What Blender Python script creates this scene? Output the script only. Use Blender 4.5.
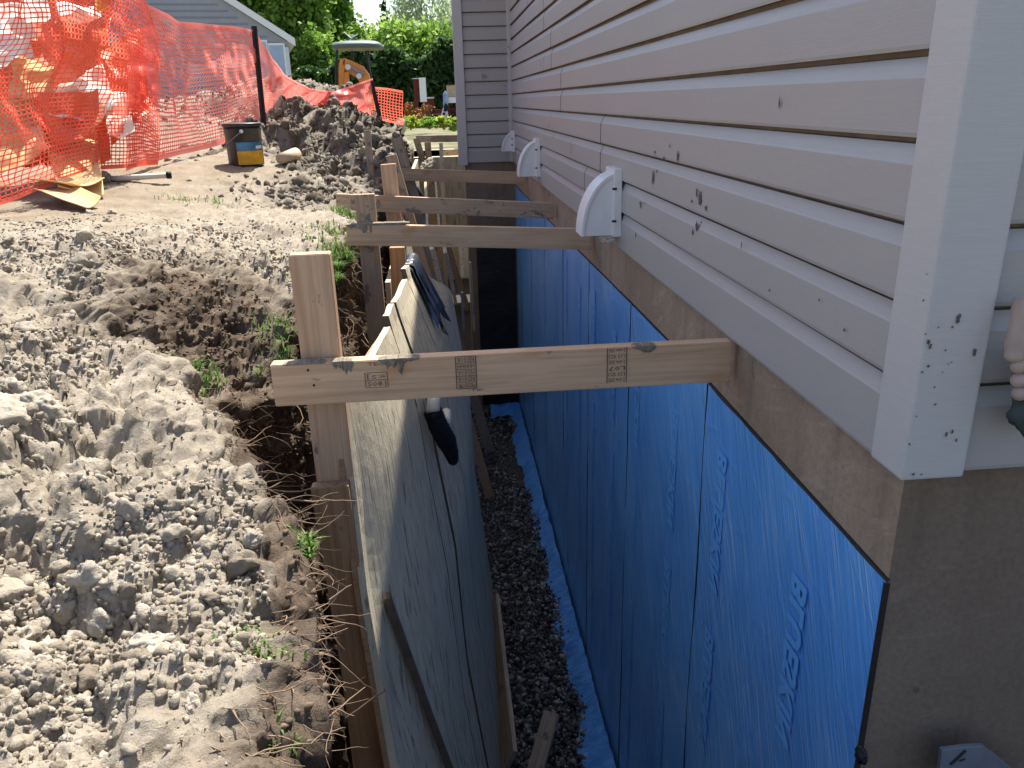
import bpy, bmesh, math, random
import numpy as np
from mathutils import Vector, Matrix
R_=math.radians
random.seed(7); rng=np.random.default_rng(7)
S=bpy.context.scene
for o in list(bpy.data.objects): bpy.data.objects.remove(o)
COL=S.collection
# ---------------------------------------------------------------- camera
F=784.9
CX=Vector((0.9959,-0.0867,-0.0252)); CY=Vector((0.0531,0.3374,0.9399)); CZ=Vector((-0.073,-0.9374,0.3406))
CX.normalize(); CY=(CY-CX*CY.dot(CX)).normalized(); CZ=CX.cross(CY)
cam=bpy.data.cameras.new('camera'); camo=bpy.data.objects.new('camera',cam); COL.objects.link(camo)
camo.matrix_world=Matrix(((CX.x,CY.x,CZ.x,0),(CX.y,CY.y,CZ.y,0),(CX.z,CY.z,CZ.z,0),(0,0,0,1)))
cam.sensor_width=36; cam.lens=36*F/1024; cam.clip_start=.02; cam.clip_end=2000
S.camera=camo
# ---------------------------------------------------------------- light
EL,AZ=60,18
W=bpy.data.worlds.new('World'); S.world=W; W.use_nodes=True
wn=W.node_tree.nodes; bg=wn['Background']; sk=wn.new('ShaderNodeTexSky'); sk.sky_type='NISHITA'; sk.sun_disc=False
sk.sun_elevation=R_(EL); sk.sun_rotation=R_(AZ); sk.air_density=.8; sk.dust_density=2.5; sk.ozone_density=.5
W.node_tree.links.new(sk.outputs[0],bg.inputs[0]); bg.inputs[1].default_value=.13
sl=bpy.data.lights.new('sun','SUN'); sl.energy=5.0; sl.angle=R_(.5); sl.color=(1,.95,.87)
so=bpy.data.objects.new('sun',sl); COL.objects.link(so)
sd=Vector((math.sin(R_(AZ))*math.cos(R_(EL)),math.cos(R_(AZ))*math.cos(R_(EL)),math.sin(R_(EL))))
so.rotation_euler=sd.to_track_quat('Z','Y').to_euler(); so.location=(3,5,9)
S.view_settings.view_transform='Standard'; S.view_settings.look='None'; S.view_settings.gamma=1
S.view_settings.exposure=1.1
S.render.engine='CYCLES'

# ---------------------------------------------------------------- helpers
def ray(x,y):
    return CX*(x-512)+CY*(384-y)-CZ*F
def atY(x,y,Y): d=ray(x,y); return d*(Y/d.y)
def atX(x,y,X): d=ray(x,y); return d*(X/d.x)
def atZ(x,y,Z): d=ray(x,y); return d*(Z/d.z)
def tag(o,label=None,cat=None,group=None,kind=None):
    if label: o['label']=label
    if cat: o['category']=cat
    if group: o['group']=group
    if kind: o['kind']=kind
    return o
def empty(name,loc,label=None,cat=None,group=None):
    o=bpy.data.objects.new(name,None); o.empty_display_size=.1; COL.objects.link(o); o.location=loc
    tag(o,label,cat,group); return o
def link(name,me,mats,parent=None,mw=None,smooth=False):
    o=bpy.data.objects.new(name,me); COL.objects.link(o)
    for m in (mats if isinstance(mats,(list,tuple)) else [mats]): me.materials.append(m)
    if parent: 
        
        if parent.parent: bpy.context.view_layer.update()
        o.parent=parent; o.matrix_parent_inverse=Matrix.Translation(parent.location).inverted() if parent.rotation_euler[:]==(0,0,0) and not parent.parent else parent.matrix_world.inverted()
    if mw is not None: o.matrix_world=mw
    if smooth: me.polygons.foreach_set('use_smooth',[True]*len(me.polygons))
    return o
def mesh(verts,faces,name='m'):
    me=bpy.data.meshes.new(name); me.from_pydata([tuple(v) for v in verts],[],faces); me.update(); return me
def npmesh(V,Fq,name='m'):
    me=bpy.data.meshes.new(name); V=np.asarray(V,np.float32); Fq=np.asarray(Fq,np.int32)
    n=Fq.shape[1]
    me.vertices.add(len(V)); me.vertices.foreach_set('co',V.ravel())
    me.loops.add(Fq.size); me.loops.foreach_set('vertex_index',Fq.ravel())
    me.polygons.add(len(Fq)); me.polygons.foreach_set('loop_start',np.arange(0,Fq.size,n,dtype=np.int32))
    me.update(calc_edges=True); me.validate(); return me
def gridfaces(nr,nc):
    i=np.arange(nr-1)[:,None]*nc+np.arange(nc-1)[None]
    return np.stack([i,i+1,i+nc+1,i+nc],-1).reshape(-1,4)
class MB:
    def __init__(s): s.v=[];s.f=[]
    def quad(s,a,b,c,d): n=len(s.v); s.v+=[a,b,c,d]; s.f.append((n,n+1,n+2,n+3))
    def box(s,a,b,M=None):
        n=len(s.v); x0,y0,z0=a;x1,y1,z1=b
        p=[(x0,y0,z0),(x1,y0,z0),(x1,y1,z0),(x0,y1,z0),(x0,y0,z1),(x1,y0,z1),(x1,y1,z1),(x0,y1,z1)]
        if M is not None: p=[tuple(M@Vector(q)) for q in p]
        s.v+=p; s.f+=[tuple(n+i for i in f) for f in ((0,3,2,1),(4,5,6,7),(0,1,5,4),(1,2,6,5),(2,3,7,6),(3,0,4,7))]
    def tube(s,pts,r,k=8,cap=True):
        n0=len(s.v); pts=[Vector(p) for p in pts]
        rs=r if isinstance(r,(list,tuple)) else [r]*len(pts)
        for i,p in enumerate(pts):
            t=(pts[min(i+1,len(pts)-1)]-pts[max(i-1,0)]).normalized()
            u=t.orthogonal().normalized() if i==0 else (u-t*u.dot(t)).normalized()
            w=t.cross(u)
            for j in range(k):
                a=2*math.pi*j/k; s.v.append(tuple(p+(u*math.cos(a)+w*math.sin(a))*rs[i]))
        for i in range(len(pts)-1):
            for j in range(k):
                a=n0+i*k+j;b=n0+i*k+(j+1)%k; s.f.append((a,b,b+k,a+k))
        if cap:
            s.f.append(tuple(n0+k-1-j for j in range(k))); e=n0+(len(pts)-1)*k; s.f.append(tuple(e+j for j in range(k)))
    def lathe(s,prof,c=(0,0,0),k=24):
        n0=len(s.v)
        for r,z in prof:
            for j in range(k):
                a=2*math.pi*j/k; s.v.append((c[0]+r*math.cos(a),c[1]+r*math.sin(a),c[2]+z))
        for i in range(len(prof)-1):
            for j in range(k):
                a=n0+i*k+j;b=n0+i*k+(j+1)%k; s.f.append((a,b,b+k,a+k))
    def prism(s,poly,y0,y1,ax=1):
        n=len(poly);n0=len(s.v)
        for y in (y0,y1):
            for p in poly:
                q=[p[0],p[1]]; q.insert(ax,y); s.v.append(tuple(q))
        s.f.append(tuple(range(n0,n0+n))); s.f.append(tuple(reversed(range(n0+n,n0+2*n))))
        for i in range(n):
            j=(i+1)%n; s.f.append((n0+i,n0+n+i,n0+n+j,n0+j))
    def build(s,name,mat,parent=None,smooth=False,bevel=0,mw=None):
        me=mesh(s.v,s.f,name)
        bm=bmesh.new(); bm.from_mesh(me); bmesh.ops.recalc_face_normals(bm,faces=bm.faces)
        if bevel: bmesh.ops.bevel(bm,geom=list(bm.edges),offset=bevel,segments=2,affect='EDGES',profile=.6)
        bm.to_mesh(me); bm.free()
        o=link(name,me,mat,parent,mw,smooth)
        if getattr(s,'mi',None): me.polygons.foreach_set('material_index',s.mi)
        return o
# numpy noise --------------------------------------------------------------
def _h(i,j,k,seed):
    n=(i*374761393+j*668265263+k*2147483647%1000003*1274126177+seed*974711)&0xffffffff
    n=((n^(n>>13))*1274126177)&0xffffffff; n=((n^(n>>16))*2246822519)&0xffffffff
    return ((n^(n>>15))&0xffffff)/float(0xffffff)
def vnoise(P,sc,seed=0):
    Q=P*sc; I=np.floor(Q).astype(np.int64); f=Q-I; f=f*f*(3-2*f); r=0
    for a in (0,1):
        for b in (0,1):
            for c in (0,1):
                w=(f[:,0] if a else 1-f[:,0])*(f[:,1] if b else 1-f[:,1])*(f[:,2] if c else 1-f[:,2])
                r=r+w*_h(I[:,0]+a,I[:,1]+b,I[:,2]+c,seed)
    return r*2-1
def fbm(P,sc,o=4,seed=0,g=.5):
    r=0;a=1
    for i in range(o): r=r+a*vnoise(P+i*17.3,sc*2**i,seed+i); a*=g
    return r
def domes(P,sc,seed=0):
    Q=P*sc; I=np.floor(Q).astype(np.int64); best=np.zeros(len(P))
    for a in (-1,0,1):
        for b in (-1,0,1):
            for c in (-1,0,1):
                J=I+np.array([a,b,c])
                d=0
                for k in range(3): d=d+(J[:,k]+_h(J[:,0],J[:,1],J[:,2],seed+5*k+1)-Q[:,k])**2
                r=.35+.5*_h(J[:,0],J[:,1],J[:,2],seed+31)
                best=np.maximum(best,np.sqrt(np.maximum(0,r*r-d)))
    return best

# ---------------------------------------------------------------- materials
def C4(c): return (c[0],c[1],c[2],1)
class NM:
    def __init__(s,name,rough=.7,base=(.5,.5,.5),spec=.3):
        s.m=bpy.data.materials.new(name); s.m.use_nodes=True; s.t=s.m.node_tree; s.b=s.t.nodes['Principled BSDF']
        s.b.inputs['Roughness'].default_value=rough; s.b.inputs['Base Color'].default_value=C4(base)
        s.b.inputs['Specular IOR Level'].default_value=spec; s._tc=None
    def n(s,t,**k):
        x=s.t.nodes.new('ShaderNode'+t)
        for a,b in k.items(): setattr(x,a,b)
        return x
    def l(s,a,b): s.t.links.new(a,b)
    def co(s,scale=(1,1,1),kind='Object',rot=(0,0,0)):
        tc=s.n('TexCoord'); mp=s.n('Mapping'); mp.inputs['Scale'].default_value=scale; mp.inputs['Rotation'].default_value=rot
        s.l(tc.outputs[kind],mp.inputs[0]); return mp.outputs[0]
    def co2(s,rot,scale):
        tc=s.n('TexCoord'); a=s.n('Mapping'); a.inputs['Rotation'].default_value=rot; s.l(tc.outputs['Object'],a.inputs[0])
        b=s.n('Mapping'); b.inputs['Scale'].default_value=scale; s.l(a.outputs[0],b.inputs[0]); return b.outputs[0]
    def noise(s,co,sc,det=5,rough=.6,dist=0):
        x=s.n('TexNoise'); x.inputs['Scale'].default_value=sc; x.inputs['Detail'].default_value=det; x.inputs['Roughness'].default_value=rough; x.inputs['Distortion'].default_value=dist
        s.l(co,x.inputs['Vector']); return x.outputs[0]
    def ramp(s,f,stops):
        x=s.n('ValToRGB'); e=x.color_ramp.elements
        while len(e)<len(stops): e.new(.5)
        for i,(p,c) in enumerate(stops):
            e[i].position=p; e[i].color=C4(c) if isinstance(c,(tuple,list)) else (c,c,c,1)
        s.l(f,x.inputs[0]); return x.outputs[0]
    def mix(s,f,a,b,mode='MIX'):
        x=s.n('MixRGB',blend_type=mode)
        for i,v in enumerate((f,a,b)):
            if hasattr(v,'links'): s.l(v,x.inputs[i])
            else: x.inputs[i].default_value=C4(v) if isinstance(v,(tuple,list)) else v
        return x.outputs[0]
    def math(s,op,a,b=0):
        x=s.n('Math',operation=op)
        for i,v in enumerate((a,b)):
            if hasattr(v,'links'): s.l(v,x.inputs[i])
            else: x.inputs[i].default_value=v
        return x.outputs[0]
    def col(s,c): s.l(c,s.b.inputs['Base Color'])
    def rough(s,c): s.l(c,s.b.inputs['Roughness'])
    def bump(s,h,st=.3,d=.01,prev=None):
        x=s.n('Bump'); x.inputs['Strength'].default_value=st; x.inputs['Distance'].default_value=d
        s.l(h,x.inputs['Height'])
        if prev: s.l(prev,x.inputs['Normal'])
        s.l(x.outputs[0],s.b.inputs['Normal']); return x.outputs[0]
def flat(name,c,rough=.6,spec=.3,var=.15,sc=8,metal=0):
    m=NM(name,rough,c,spec); co=m.co()
    n=m.noise(co,sc,6,.65); d=tuple(x*(1-var) for x in c); e=tuple(min(1,x*(1+var)) for x in c)
    m.col(m.ramp(n,[(.3,d),(.7,e)])); m.bump(m.noise(co,sc*12,4),.15,.002); m.b.inputs['Metallic'].default_value=metal
    return m.m
def mat_wood(name,light,dark,mud=0.3,mudcol=(.14,.13,.12),orange=(.45,.22,.08),rough=.75):
    m=NM(name,rough,light,.25)
    g=m.noise(m.co((1.2,38,38)),2.2,6,.6,.6)
    c=m.ramp(g,[(.3,dark),(.55,light),(.8,tuple(x*1.12 for x in light))])
    kn=m.noise(m.co((5,9,9)),1.1,1,.3); c=m.mix(m.ramp(kn,[(.72,0),(.80,.45)]),c,orange)
    blot=m.noise(m.co((3,5,5)),2,4); c=m.mix(m.ramp(blot,[(.35,.28),(.6,0)]),c,dark)
    mu=m.noise(m.co((9,13,13)),1.5,7,.68); c=m.mix(m.ramp(mu,[(.72-mud*.6,0),(.76-mud*.6,.85)]),c,mudcol)
    oi=m.n('ObjectInfo'); v=m.math('MULTIPLY_ADD',oi.outputs['Random'],.25); 
    x=v.node; x.inputs[2].default_value=.87
    c=m.mix(1,c,v,'MULTIPLY'); m.col(c)
    b=m.bump(g,.25,.002); m.bump(mu,.3,.004,b); return m.m
M_pine=mat_wood('pine_lumber',(.60,.41,.265),(.45,.28,.165),.10)
M_pinem=mat_wood('muddy_pine_lumber',(.46,.33,.225),(.33,.215,.135),.22)
M_old=mat_wood('grey_lumber',(.42,.35,.27),(.25,.195,.14),.2)
M_brown=mat_wood('brown_lumber',(.40,.25,.14),(.25,.145,.07),.1)
M_endgrain=mat_wood('pale_cut_edge',(.62,.55,.44),(.5,.42,.32),.08)

def mat_form():
    m=NM('cement_coated_form_board',.85,(.5,.47,.4),.15)
    g=m.noise(m.co((14,14,1.6)),3,7,.7,.4)
    c=m.ramp(g,[(.20,(.20,.16,.11)),(.32,(.50,.435,.31)),(.7,(.70,.62,.455))])
    st=m.noise(m.co((60,60,3)),1.2,5,.6); c=m.mix(m.ramp(st,[(.56,0),(.64,.75)]),c,(.14,.115,.085))
    sp=m.noise(m.co(),7,6,.7); c=m.mix(m.ramp(sp,[(.35,.30),(.55,0)]),c,(.42,.38,.30))
    m.col(c); b=m.bump(g,.7,.006); m.bump(m.noise(m.co(),160,3),.3,.002,b); return m.m
M_form=mat_form(); M_edge=flat('gap_shade_edge',(.10,.08,.06),.9,.1,.4,20)  # edges coloured dark to paint the shade in the board gaps

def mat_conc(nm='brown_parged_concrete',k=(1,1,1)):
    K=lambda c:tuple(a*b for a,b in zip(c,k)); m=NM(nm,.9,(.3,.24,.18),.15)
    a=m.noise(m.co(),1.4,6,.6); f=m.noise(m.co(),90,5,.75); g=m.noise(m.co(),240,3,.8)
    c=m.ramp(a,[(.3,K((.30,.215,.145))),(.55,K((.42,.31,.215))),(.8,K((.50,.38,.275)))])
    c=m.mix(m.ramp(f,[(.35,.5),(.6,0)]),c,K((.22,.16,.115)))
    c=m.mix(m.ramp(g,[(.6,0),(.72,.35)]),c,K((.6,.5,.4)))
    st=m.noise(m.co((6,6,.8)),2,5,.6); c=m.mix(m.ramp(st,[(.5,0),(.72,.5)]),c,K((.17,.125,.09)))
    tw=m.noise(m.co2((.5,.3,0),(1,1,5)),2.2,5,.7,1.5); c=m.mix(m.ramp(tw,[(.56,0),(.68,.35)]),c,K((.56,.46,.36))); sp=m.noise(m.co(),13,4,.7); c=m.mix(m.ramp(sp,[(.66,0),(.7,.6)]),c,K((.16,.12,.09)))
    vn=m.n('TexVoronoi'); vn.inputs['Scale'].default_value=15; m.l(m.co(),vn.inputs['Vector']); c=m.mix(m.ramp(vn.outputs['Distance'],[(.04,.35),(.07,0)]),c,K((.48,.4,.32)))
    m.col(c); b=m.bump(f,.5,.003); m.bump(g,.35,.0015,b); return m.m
M_conc=mat_conc(); M_conc_shade=mat_conc('shaded_concrete',(.60,.61,.65))  # second one: shade of the -Y walls painted as a darker, greyer copy

def mat_siding(name,base,grain=(1,1,1)):
    m=NM(name,.42,base,.4)
    co=m.co((3,3,70)) ; g=m.noise(co,3,5,.65,1.2)
    big=m.noise(m.co(),1.3,5,.6); c=m.mix(m.ramp(big,[(.3,0),(.75,.25)]),base,tuple(x*.82 for x in base))
    d=m.noise(m.co((1,1,1)),5.5,8,.72); mk=m.ramp(d,[(.615,0),(.65,1)])
    e=m.noise(m.co((1,1,1)),1.1,3,.5); mk2=m.ramp(e,[(.47,0),(.60,1)])
    k=m.mix(1,mk,mk2,'MULTIPLY'); c=m.mix(m.mix(1,k,(.75,.75,.75),'MULTIPLY'),c,(.19,.155,.12))
    # thin scratches
    w=m.noise(m.co((9,9,2),rot=(.6,.2,0)),6,2,.5,.3); sc=m.ramp(w,[(.495,0),(.5,.25),(.505,0)]); c=m.mix(m.mix(1,sc,mk2,'MULTIPLY'),c,(.3,.24,.2))
    gr=m.ramp(g,[(.44,0),(.5,.16),(.56,0)]); c=m.mix(gr,c,tuple(x*.62 for x in base))
    m.col(c); m.bump(g,.35,.0012); return m.m
M_sid=mat_siding('greige_vinyl_siding',(.415,.393,.375))
M_lap=flat('lap_shade_and_dirt',(.20,.155,.12),.8,.2,.25,12)  # brown paints in the shadow under each lap, along with crevice dirt
M_trim=mat_siding('white_vinyl_trim',(.53,.515,.505))
M_white=flat('white_vent_plastic',(.78,.78,.78),.35,.5,.05)
M_dark=flat('dark_gap',(.035,.03,.028),.9,.1)
M_black=None
def mat_blackmem():
    m=NM('black_membrane',.38,(.012,.013,.018),.35)
    n=m.noise(m.co((2,2,14)),3,6,.6,1.5); m.bump(n,.5,.01); m.col(m.ramp(n,[(.4,(.008,.008,.011)),(.7,(.02,.022,.03))])); return m.m
M_black=mat_blackmem()
def mat_blue():
    m=NM('blue_membrane_film',.30,(.03,.15,.5),.5)
    # faint diagonal creases of the polyethylene film
    w=m.noise(m.co2((R_(24),0,0),(1,14,1.0)),4,4,.55,.5)
    w2=m.noise(m.co2((R_(27),0,0),(1,60,1.1)),3,3,.5,.25)
    big=m.noise(m.co((1,1.6,.7)),1.8,4,.55,.5)
    c=m.ramp(big,[(.3,(.075,.32,.80)),(.55,(.12,.42,.92)),(.8,(.20,.53,.95))])
    wr=m.ramp(w,[(.55,0),(.68,.45)]); wr2=m.mix(1,m.ramp(w2,[(.555,0),(.60,.85)]),m.ramp(m.noise(m.co(),1.6,3),[(.35,.15),(.65,1)]),'MULTIPLY')
    c=m.mix(wr,c,(.20,.48,.86)); c=m.mix(wr2,c,(.50,.70,.95))
    m.col(c); b=m.bump(w,.55,.012); b=m.bump(w2,.5,.006,b); b=m.bump(big,.35,.06,b); cr=m.n('TexVoronoi'); cr.feature='DISTANCE_TO_EDGE'; cr.inputs['Scale'].default_value=5; m.l(m.co2((R_(24),0,0),(1,2.2,.8)),cr.inputs['Vector']); m.bump(m.ramp(cr.outputs['Distance'],[(0,1),(.05,0)]),.25,.004,b)
    m.b.inputs['Coat Weight'].default_value=.35; m.b.inputs['Coat Roughness'].default_value=.18
    return m.m
M_blue=mat_blue()
M_bluel=NM('pale_blue_print',.3,(.15,.47,.92),.4).m
def mat_flap():
    m=NM('blue_footing_flap',.35,(.03,.2,.6),.5); n=m.noise(m.co((3,8,3)),4,6,.65,.8)
    c=m.ramp(n,[(.3,(.04,.22,.68)),(.55,(.08,.34,.84)),(.75,(.22,.5,.92))])
    d=m.noise(m.co(),14,6,.75); c=m.mix(m.ramp(d,[(.66,0),(.7,.9)]),c,(.02,.025,.04))
    m.col(c); m.bump(n,.8,.03); return m.m
M_flap=mat_flap()

def mat_soil():
    m=NM('clay_soil',.95,(.3,.27,.23),.08)
    at=m.n('Attribute'); at.attribute_name='soil'; sep=m.n('SeparateColor'); m.l(at.outputs['Color'],sep.inputs[0])
    a=m.noise(m.co(),6,6,.65); f=m.noise(m.co(),60,6,.75); g=m.noise(m.co(),230,4,.7)
    clay=m.ramp(a,[(.3,(.28,.24,.185)),(.5,(.36,.32,.255)),(.72,(.45,.405,.33))])
    clay=m.mix(m.ramp(f,[(.35,.5),(.6,0)]),clay,(.27,.22,.17))
    top=m.ramp(m.noise(m.co(),11,7,.7),[(.3,(.055,.040,.029)),(.5,(.115,.087,.064)),(.72,(.21,.168,.125))])
    top=m.mix(m.ramp(f,[(.55,0),(.7,.5)]),top,(.24,.18,.13))
    grey=m.ramp(a,[(.3,(.12,.105,.085)),(.6,(.22,.195,.155)),(.75,(.30,.265,.215))])
    clay=m.mix(sep.outputs[2],clay,m.ramp(a,[(.3,(.20,.155,.105)),(.55,(.26,.215,.155)),(.75,(.33,.285,.215))])); c=m.mix(sep.outputs[1],clay,grey)
    _q=m.math('MULTIPLY_ADD',m.noise(m.co(),9,5,.7),.9); _q.node.inputs[2].default_value=-.45; md=m.math('ADD',sep.outputs[0],_q)
    # (noise-.5)*.9 broken edge between the two soils
    x=m.t.nodes[-1]
    k=m.ramp(md,[(.30,0),(.72,1)])
    c=m.mix(k,c,top); m.col(c)
    b=m.bump(f,.8,.012); m.bump(g,.6,.004,b); return m.m
M_soil=mat_soil()
def mat_clod():
    m=NM('dry_clay_clod',.95,(.4,.35,.29),.08); gi=m.n('NewGeometry')
    c=m.ramp(gi.outputs['Random Per Island'],[(0,(.22,.185,.14)),(.3,(.32,.28,.22)),(.7,(.38,.34,.27)),(1,(.47,.425,.35))])
    f=m.noise(m.co(),90,5,.75); c=m.mix(m.ramp(f,[(.35,.5),(.6,0)]),c,(.22,.18,.14)); m.col(c)
    b=m.bump(f,.8,.008); return m.m
M_clod=mat_clod()
def mat_dclod():
    m=NM('dark_grey_clod',.95,(.2,.18,.15),.08); gi=m.n('NewGeometry')
    c=m.ramp(gi.outputs['Random Per Island'],[(0,(.09,.075,.055)),(.5,(.19,.165,.13)),(1,(.32,.29,.24))])
    f=m.noise(m.co(),50,5,.75); c=m.mix(m.ramp(f,[(.35,.5),(.6,0)]),c,(.10,.085,.07)); m.col(c); m.bump(f,.8,.012); return m.m
M_dclod=mat_dclod()
def mat_gravel():
    m=NM('grey_gravel',.9,(.2,.2,.2),.15); gi=m.n('NewGeometry')
    m.col(m.ramp(gi.outputs['Random Per Island'],[(0,(.04,.04,.04)),(.6,(.13,.13,.125)),(1,(.34,.34,.33))])); return m.m
M_grav=mat_gravel()
M_bed=flat('dark_wet_bed',(.055,.05,.045),.9,.2,.4,20)
def mat_leaf(name,a,b,c):
    m=NM(name,.55,b,.3); gi=m.n('NewGeometry')
    m.col(m.ramp(gi.outputs['Random Per Island'],[(0,a),(.5,b),(1,c)]))
    tr=m.n('BsdfTranslucent'); mx=m.n('MixShader'); mx.inputs[0].default_value=.45
    m.l(m.b.inputs['Base Color'].links[0].from_socket,tr.inputs[0]); out=m.t.nodes['Material Output']
    m.l(m.b.outputs[0],mx.inputs[1]); m.l(tr.outputs[0],mx.inputs[2]); m.l(mx.outputs[0],out.inputs[0]); return m.m
M_leaf=mat_leaf('mid_leaf',(.10,.19,.025),(.18,.32,.045),(.32,.48,.09))
M_leafd=mat_leaf('dark_evergreen',(.025,.06,.018),(.05,.11,.028),(.11,.2,.045))
M_leafl=mat_leaf('light_leaf',(.19,.31,.05),(.29,.45,.08),(.42,.58,.15))
M_leafs=mat_leaf('silver_leaf',(.26,.34,.2),(.36,.45,.27),(.5,.58,.4))
M_grass=mat_leaf('grass_blade',(.06,.13,.02),(.12,.24,.04),(.22,.30,.09))
M_lime=mat_leaf('lime_foliage',(.22,.32,.03),(.35,.45,.05),(.5,.55,.10))
M_bark=flat('bark',(.10,.075,.055),.9,.1,.3,10)
M_root=flat('pale_root',(.27,.19,.13),.85,.1,.3,30)
def mat_net(c=(.88,.13,.08),d=(.95,.20,.13,1)):
    m=NM('orange_plastic_mesh',.4,c,.5); out=m.t.nodes['Material Output']
    tr=m.n('BsdfTranslucent'); tr.inputs[0].default_value=d; mx=m.n('MixShader'); mx.inputs[0].default_value=.6
    m.l(m.b.outputs[0],mx.inputs[1]); m.l(tr.outputs[0],mx.inputs[2]); m.l(mx.outputs[0],out.inputs[0]); return m.m
M_net=mat_net(); M_net_glint=mat_net((.9,.22,.17),(.96,.34,.28,1))  # second net paler: sun glint and light shining through put into its colour
M_orange=flat('orange_sheet',(.80,.17,.06),.5,.4,.2,5)
M_card=flat('cardboard',(.66,.42,.20),.8,.2,.12,6)
M_paper=flat('off_white_paper',(.82,.76,.62),.7,.3,.12,8)
M_ltrim=flat('light_trim',(.62,.64,.66),.5,.4,.05)
M_bsid=flat('grey_blue_board',(.34,.35,.39),.6,.3,.06,3)
M_glass=flat('pale_window',(.32,.42,.55),.15,.6,.1,3)
M_roof=flat('grey_shingle',(.16,.155,.15),.9,.1,.25,14)
M_exc=flat('orange_machine_paint',(.62,.22,.04),.45,.4,.15,6)
M_canopy=flat('grey_green_canopy',(.085,.115,.105),.5,.4,.1,6)
M_bar=flat('black_steel',(.02,.02,.022),.5,.4,.2,20)
M_reddk=flat('red_brown_stain',(.12,.028,.02),.7,.2,.2,6)
M_bwhite=flat('white_paint',(.8,.8,.78),.5,.4,.04)
M_terra=flat('pale_clay_pipe',(.48,.36,.26),.7,.3,.15,12)
M_yel=flat('yellow_plastic',(.75,.5,.03),.4,.5,.08)
M_pvc=flat('grey_white_pipe',(.60,.56,.48),.5,.4,.12,12)
M_steel=flat('galvanised_steel',(.22,.25,.29),.5,.5,.2,14,.35)
M_tarp=flat('black_sheet_roll',(.010,.011,.013),.6,.2,.4,9)
M_rust=flat('red_brown_block',(.10,.045,.035),.8,.2,.3,14)

# ================================================================ GROUND
TZ=-3.0
pts=[ # pixel x, pixel y, depth Y, roughness, darkgrey
(0,768,.78,.8,0),(200,768,.74,.6,0),(345,768,.72,.9,0),(0,620,1.05,1,0),(150,620,1.05,1,0),(300,600,1.12,.7,0),
(0,450,1.5,1,0),(120,480,1.45,1,0),(230,500,1.45,1,0),(0,340,1.95,1,0),(80,340,2.0,1,0),(160,370,2.0,1,0),(210,430,1.85,1,0),
(0,285,2.45,.9,0),(90,262,2.7,.8,0),(0,240,3.3,.5,0),(110,225,3.6,.2,0),(60,215,4.0,.1,0),(0,205,4.4,.1,0),
(200,290,2.85,1,0),(250,270,3.2,1,0),(150,262,2.85,1,0),(210,235,3.7,.6,0),(290,235,3.7,.7,0),(330,222,4.0,.5,0),
(110,198,4.5,.1,0),(180,195,4.7,.2,0),(105,172,5.2,.1,0),(150,172,5.3,.15,0),(247,164,5.8,.1,0),(232,164,5.7,.1,0),(262,164,5.75,.2,0),(225,155,6.2,.3,0),(30,185,5.0,.1,0),
(250,205,4.9,.5,.3),(300,200,5.3,1,.8),(340,205,5.0,.8,.6),(290,165,6.2,1,1),(330,160,6.6,1,1),(265,130,7.0,1,1),(272,104,7.8,1,1),(300,118,8.2,1,1),
(345,116,8.8,1,1),(385,121,9.3,1,1),(404,140,9.6,1,1),(370,150,7.6,1,1),(405,165,8.6,1,1),(235,135,7.6,.4,.2),(200,140,7.5,.2,0),(150,150,7.0,.2,0),(200,98,9.8,.8,.3),(255,82,10.3,.9,.4),(150,105,9.3,.7,.3),(285,92,11,.8,.5),(95,100,8.8,.6,.2),(30,110,8.4,.5,.2),(320,108,12,.8,.6)]
cp=[];rgh=[];dg=[]
for x,y,Y,r,g in pts:
    p=atY(x,y,Y); cp.append((p.x,p.y,p.z)); rgh.append(r); dg.append(g)
extra=[(-.60,2.10,-1.02,1,0),(-.78,2.45,-.82,1,0),(-.5,2.35,-1.0,1,0),(-.45,2.75,-.70,.8,0),(-.40,3.6,-.62,.6,0),(-.42,4.6,-.62,.4,0),(-.45,6.,-.6,.5,.6),(-.4,8.,-.62,.8,1),(-.3,10,-.72,.6,.8),(-.3,13,-.75,.2,0),
 (-.17,1.0,-.80,1,0),(-.26,1.3,-.79,1,0),(-.5,1.65,-.77,.9,0),(-.65,2.3,-.80,1,0),(-.3,-.5,-.8,.4,0),(-.1,.0,-.8,.4,0),(-2,-.5,-.6,.6,0),(-7,-1.5,-.5,.3,0),(-.2,-1.5,-.85,.3,0),
 (-7,3,-.5,.2,0),(-7,7,-.55,.2,0),(-7,14,-.75,.2,0),(-3,14,-.75,.2,0),(-1,14,-.75,.2,0),(-4,1,-.45,.6,0),(-2.2,.9,-.42,.9,0)]
for x,y,z,r,g in extra: cp.append((x,y,z)); rgh.append(r); dg.append(g)
cp=np.array(cp); rgh=np.array(rgh); dg=np.array(dg)
def tps_fit(P,v,lam=.004):
    n=len(P); d=np.linalg.norm(P[:,None]-P[None],axis=2); K=np.where(d>0,d*d*np.log(d+1e-9),0)+lam*np.eye(n)
    A=np.zeros((n+3,n+3)); A[:n,:n]=K; A[:n,n]=1; A[:n,n+1:]=P; A[n,:n]=1; A[n+1:,:n]=P.T
    return np.linalg.solve(A,np.concatenate([v,np.zeros(3)]))
Pw=cp[:,:2]*np.array([1,.7]); TW=tps_fit(Pw,cp[:,2])
def baseZ(X,Y):
    Q=np.stack([X,Y*.7],1); r=TW[len(Pw)]+Q@TW[-2:]
    for i,p in enumerate(Pw):
        d2=((Q-p)**2).sum(1)+1e-12; r=r+TW[i]*d2*.5*np.log(d2)
    return np.clip(r,-1.25,.35)
def idw(X,Y,v):
    num=0;den=0
    for i,p in enumerate(cp):
        w=1/(((X-p[0])**2+(.6*(Y-p[1]))**2)+.01)**1.5; num=num+w*v[i]; den=den+w
    return num/den
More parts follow.
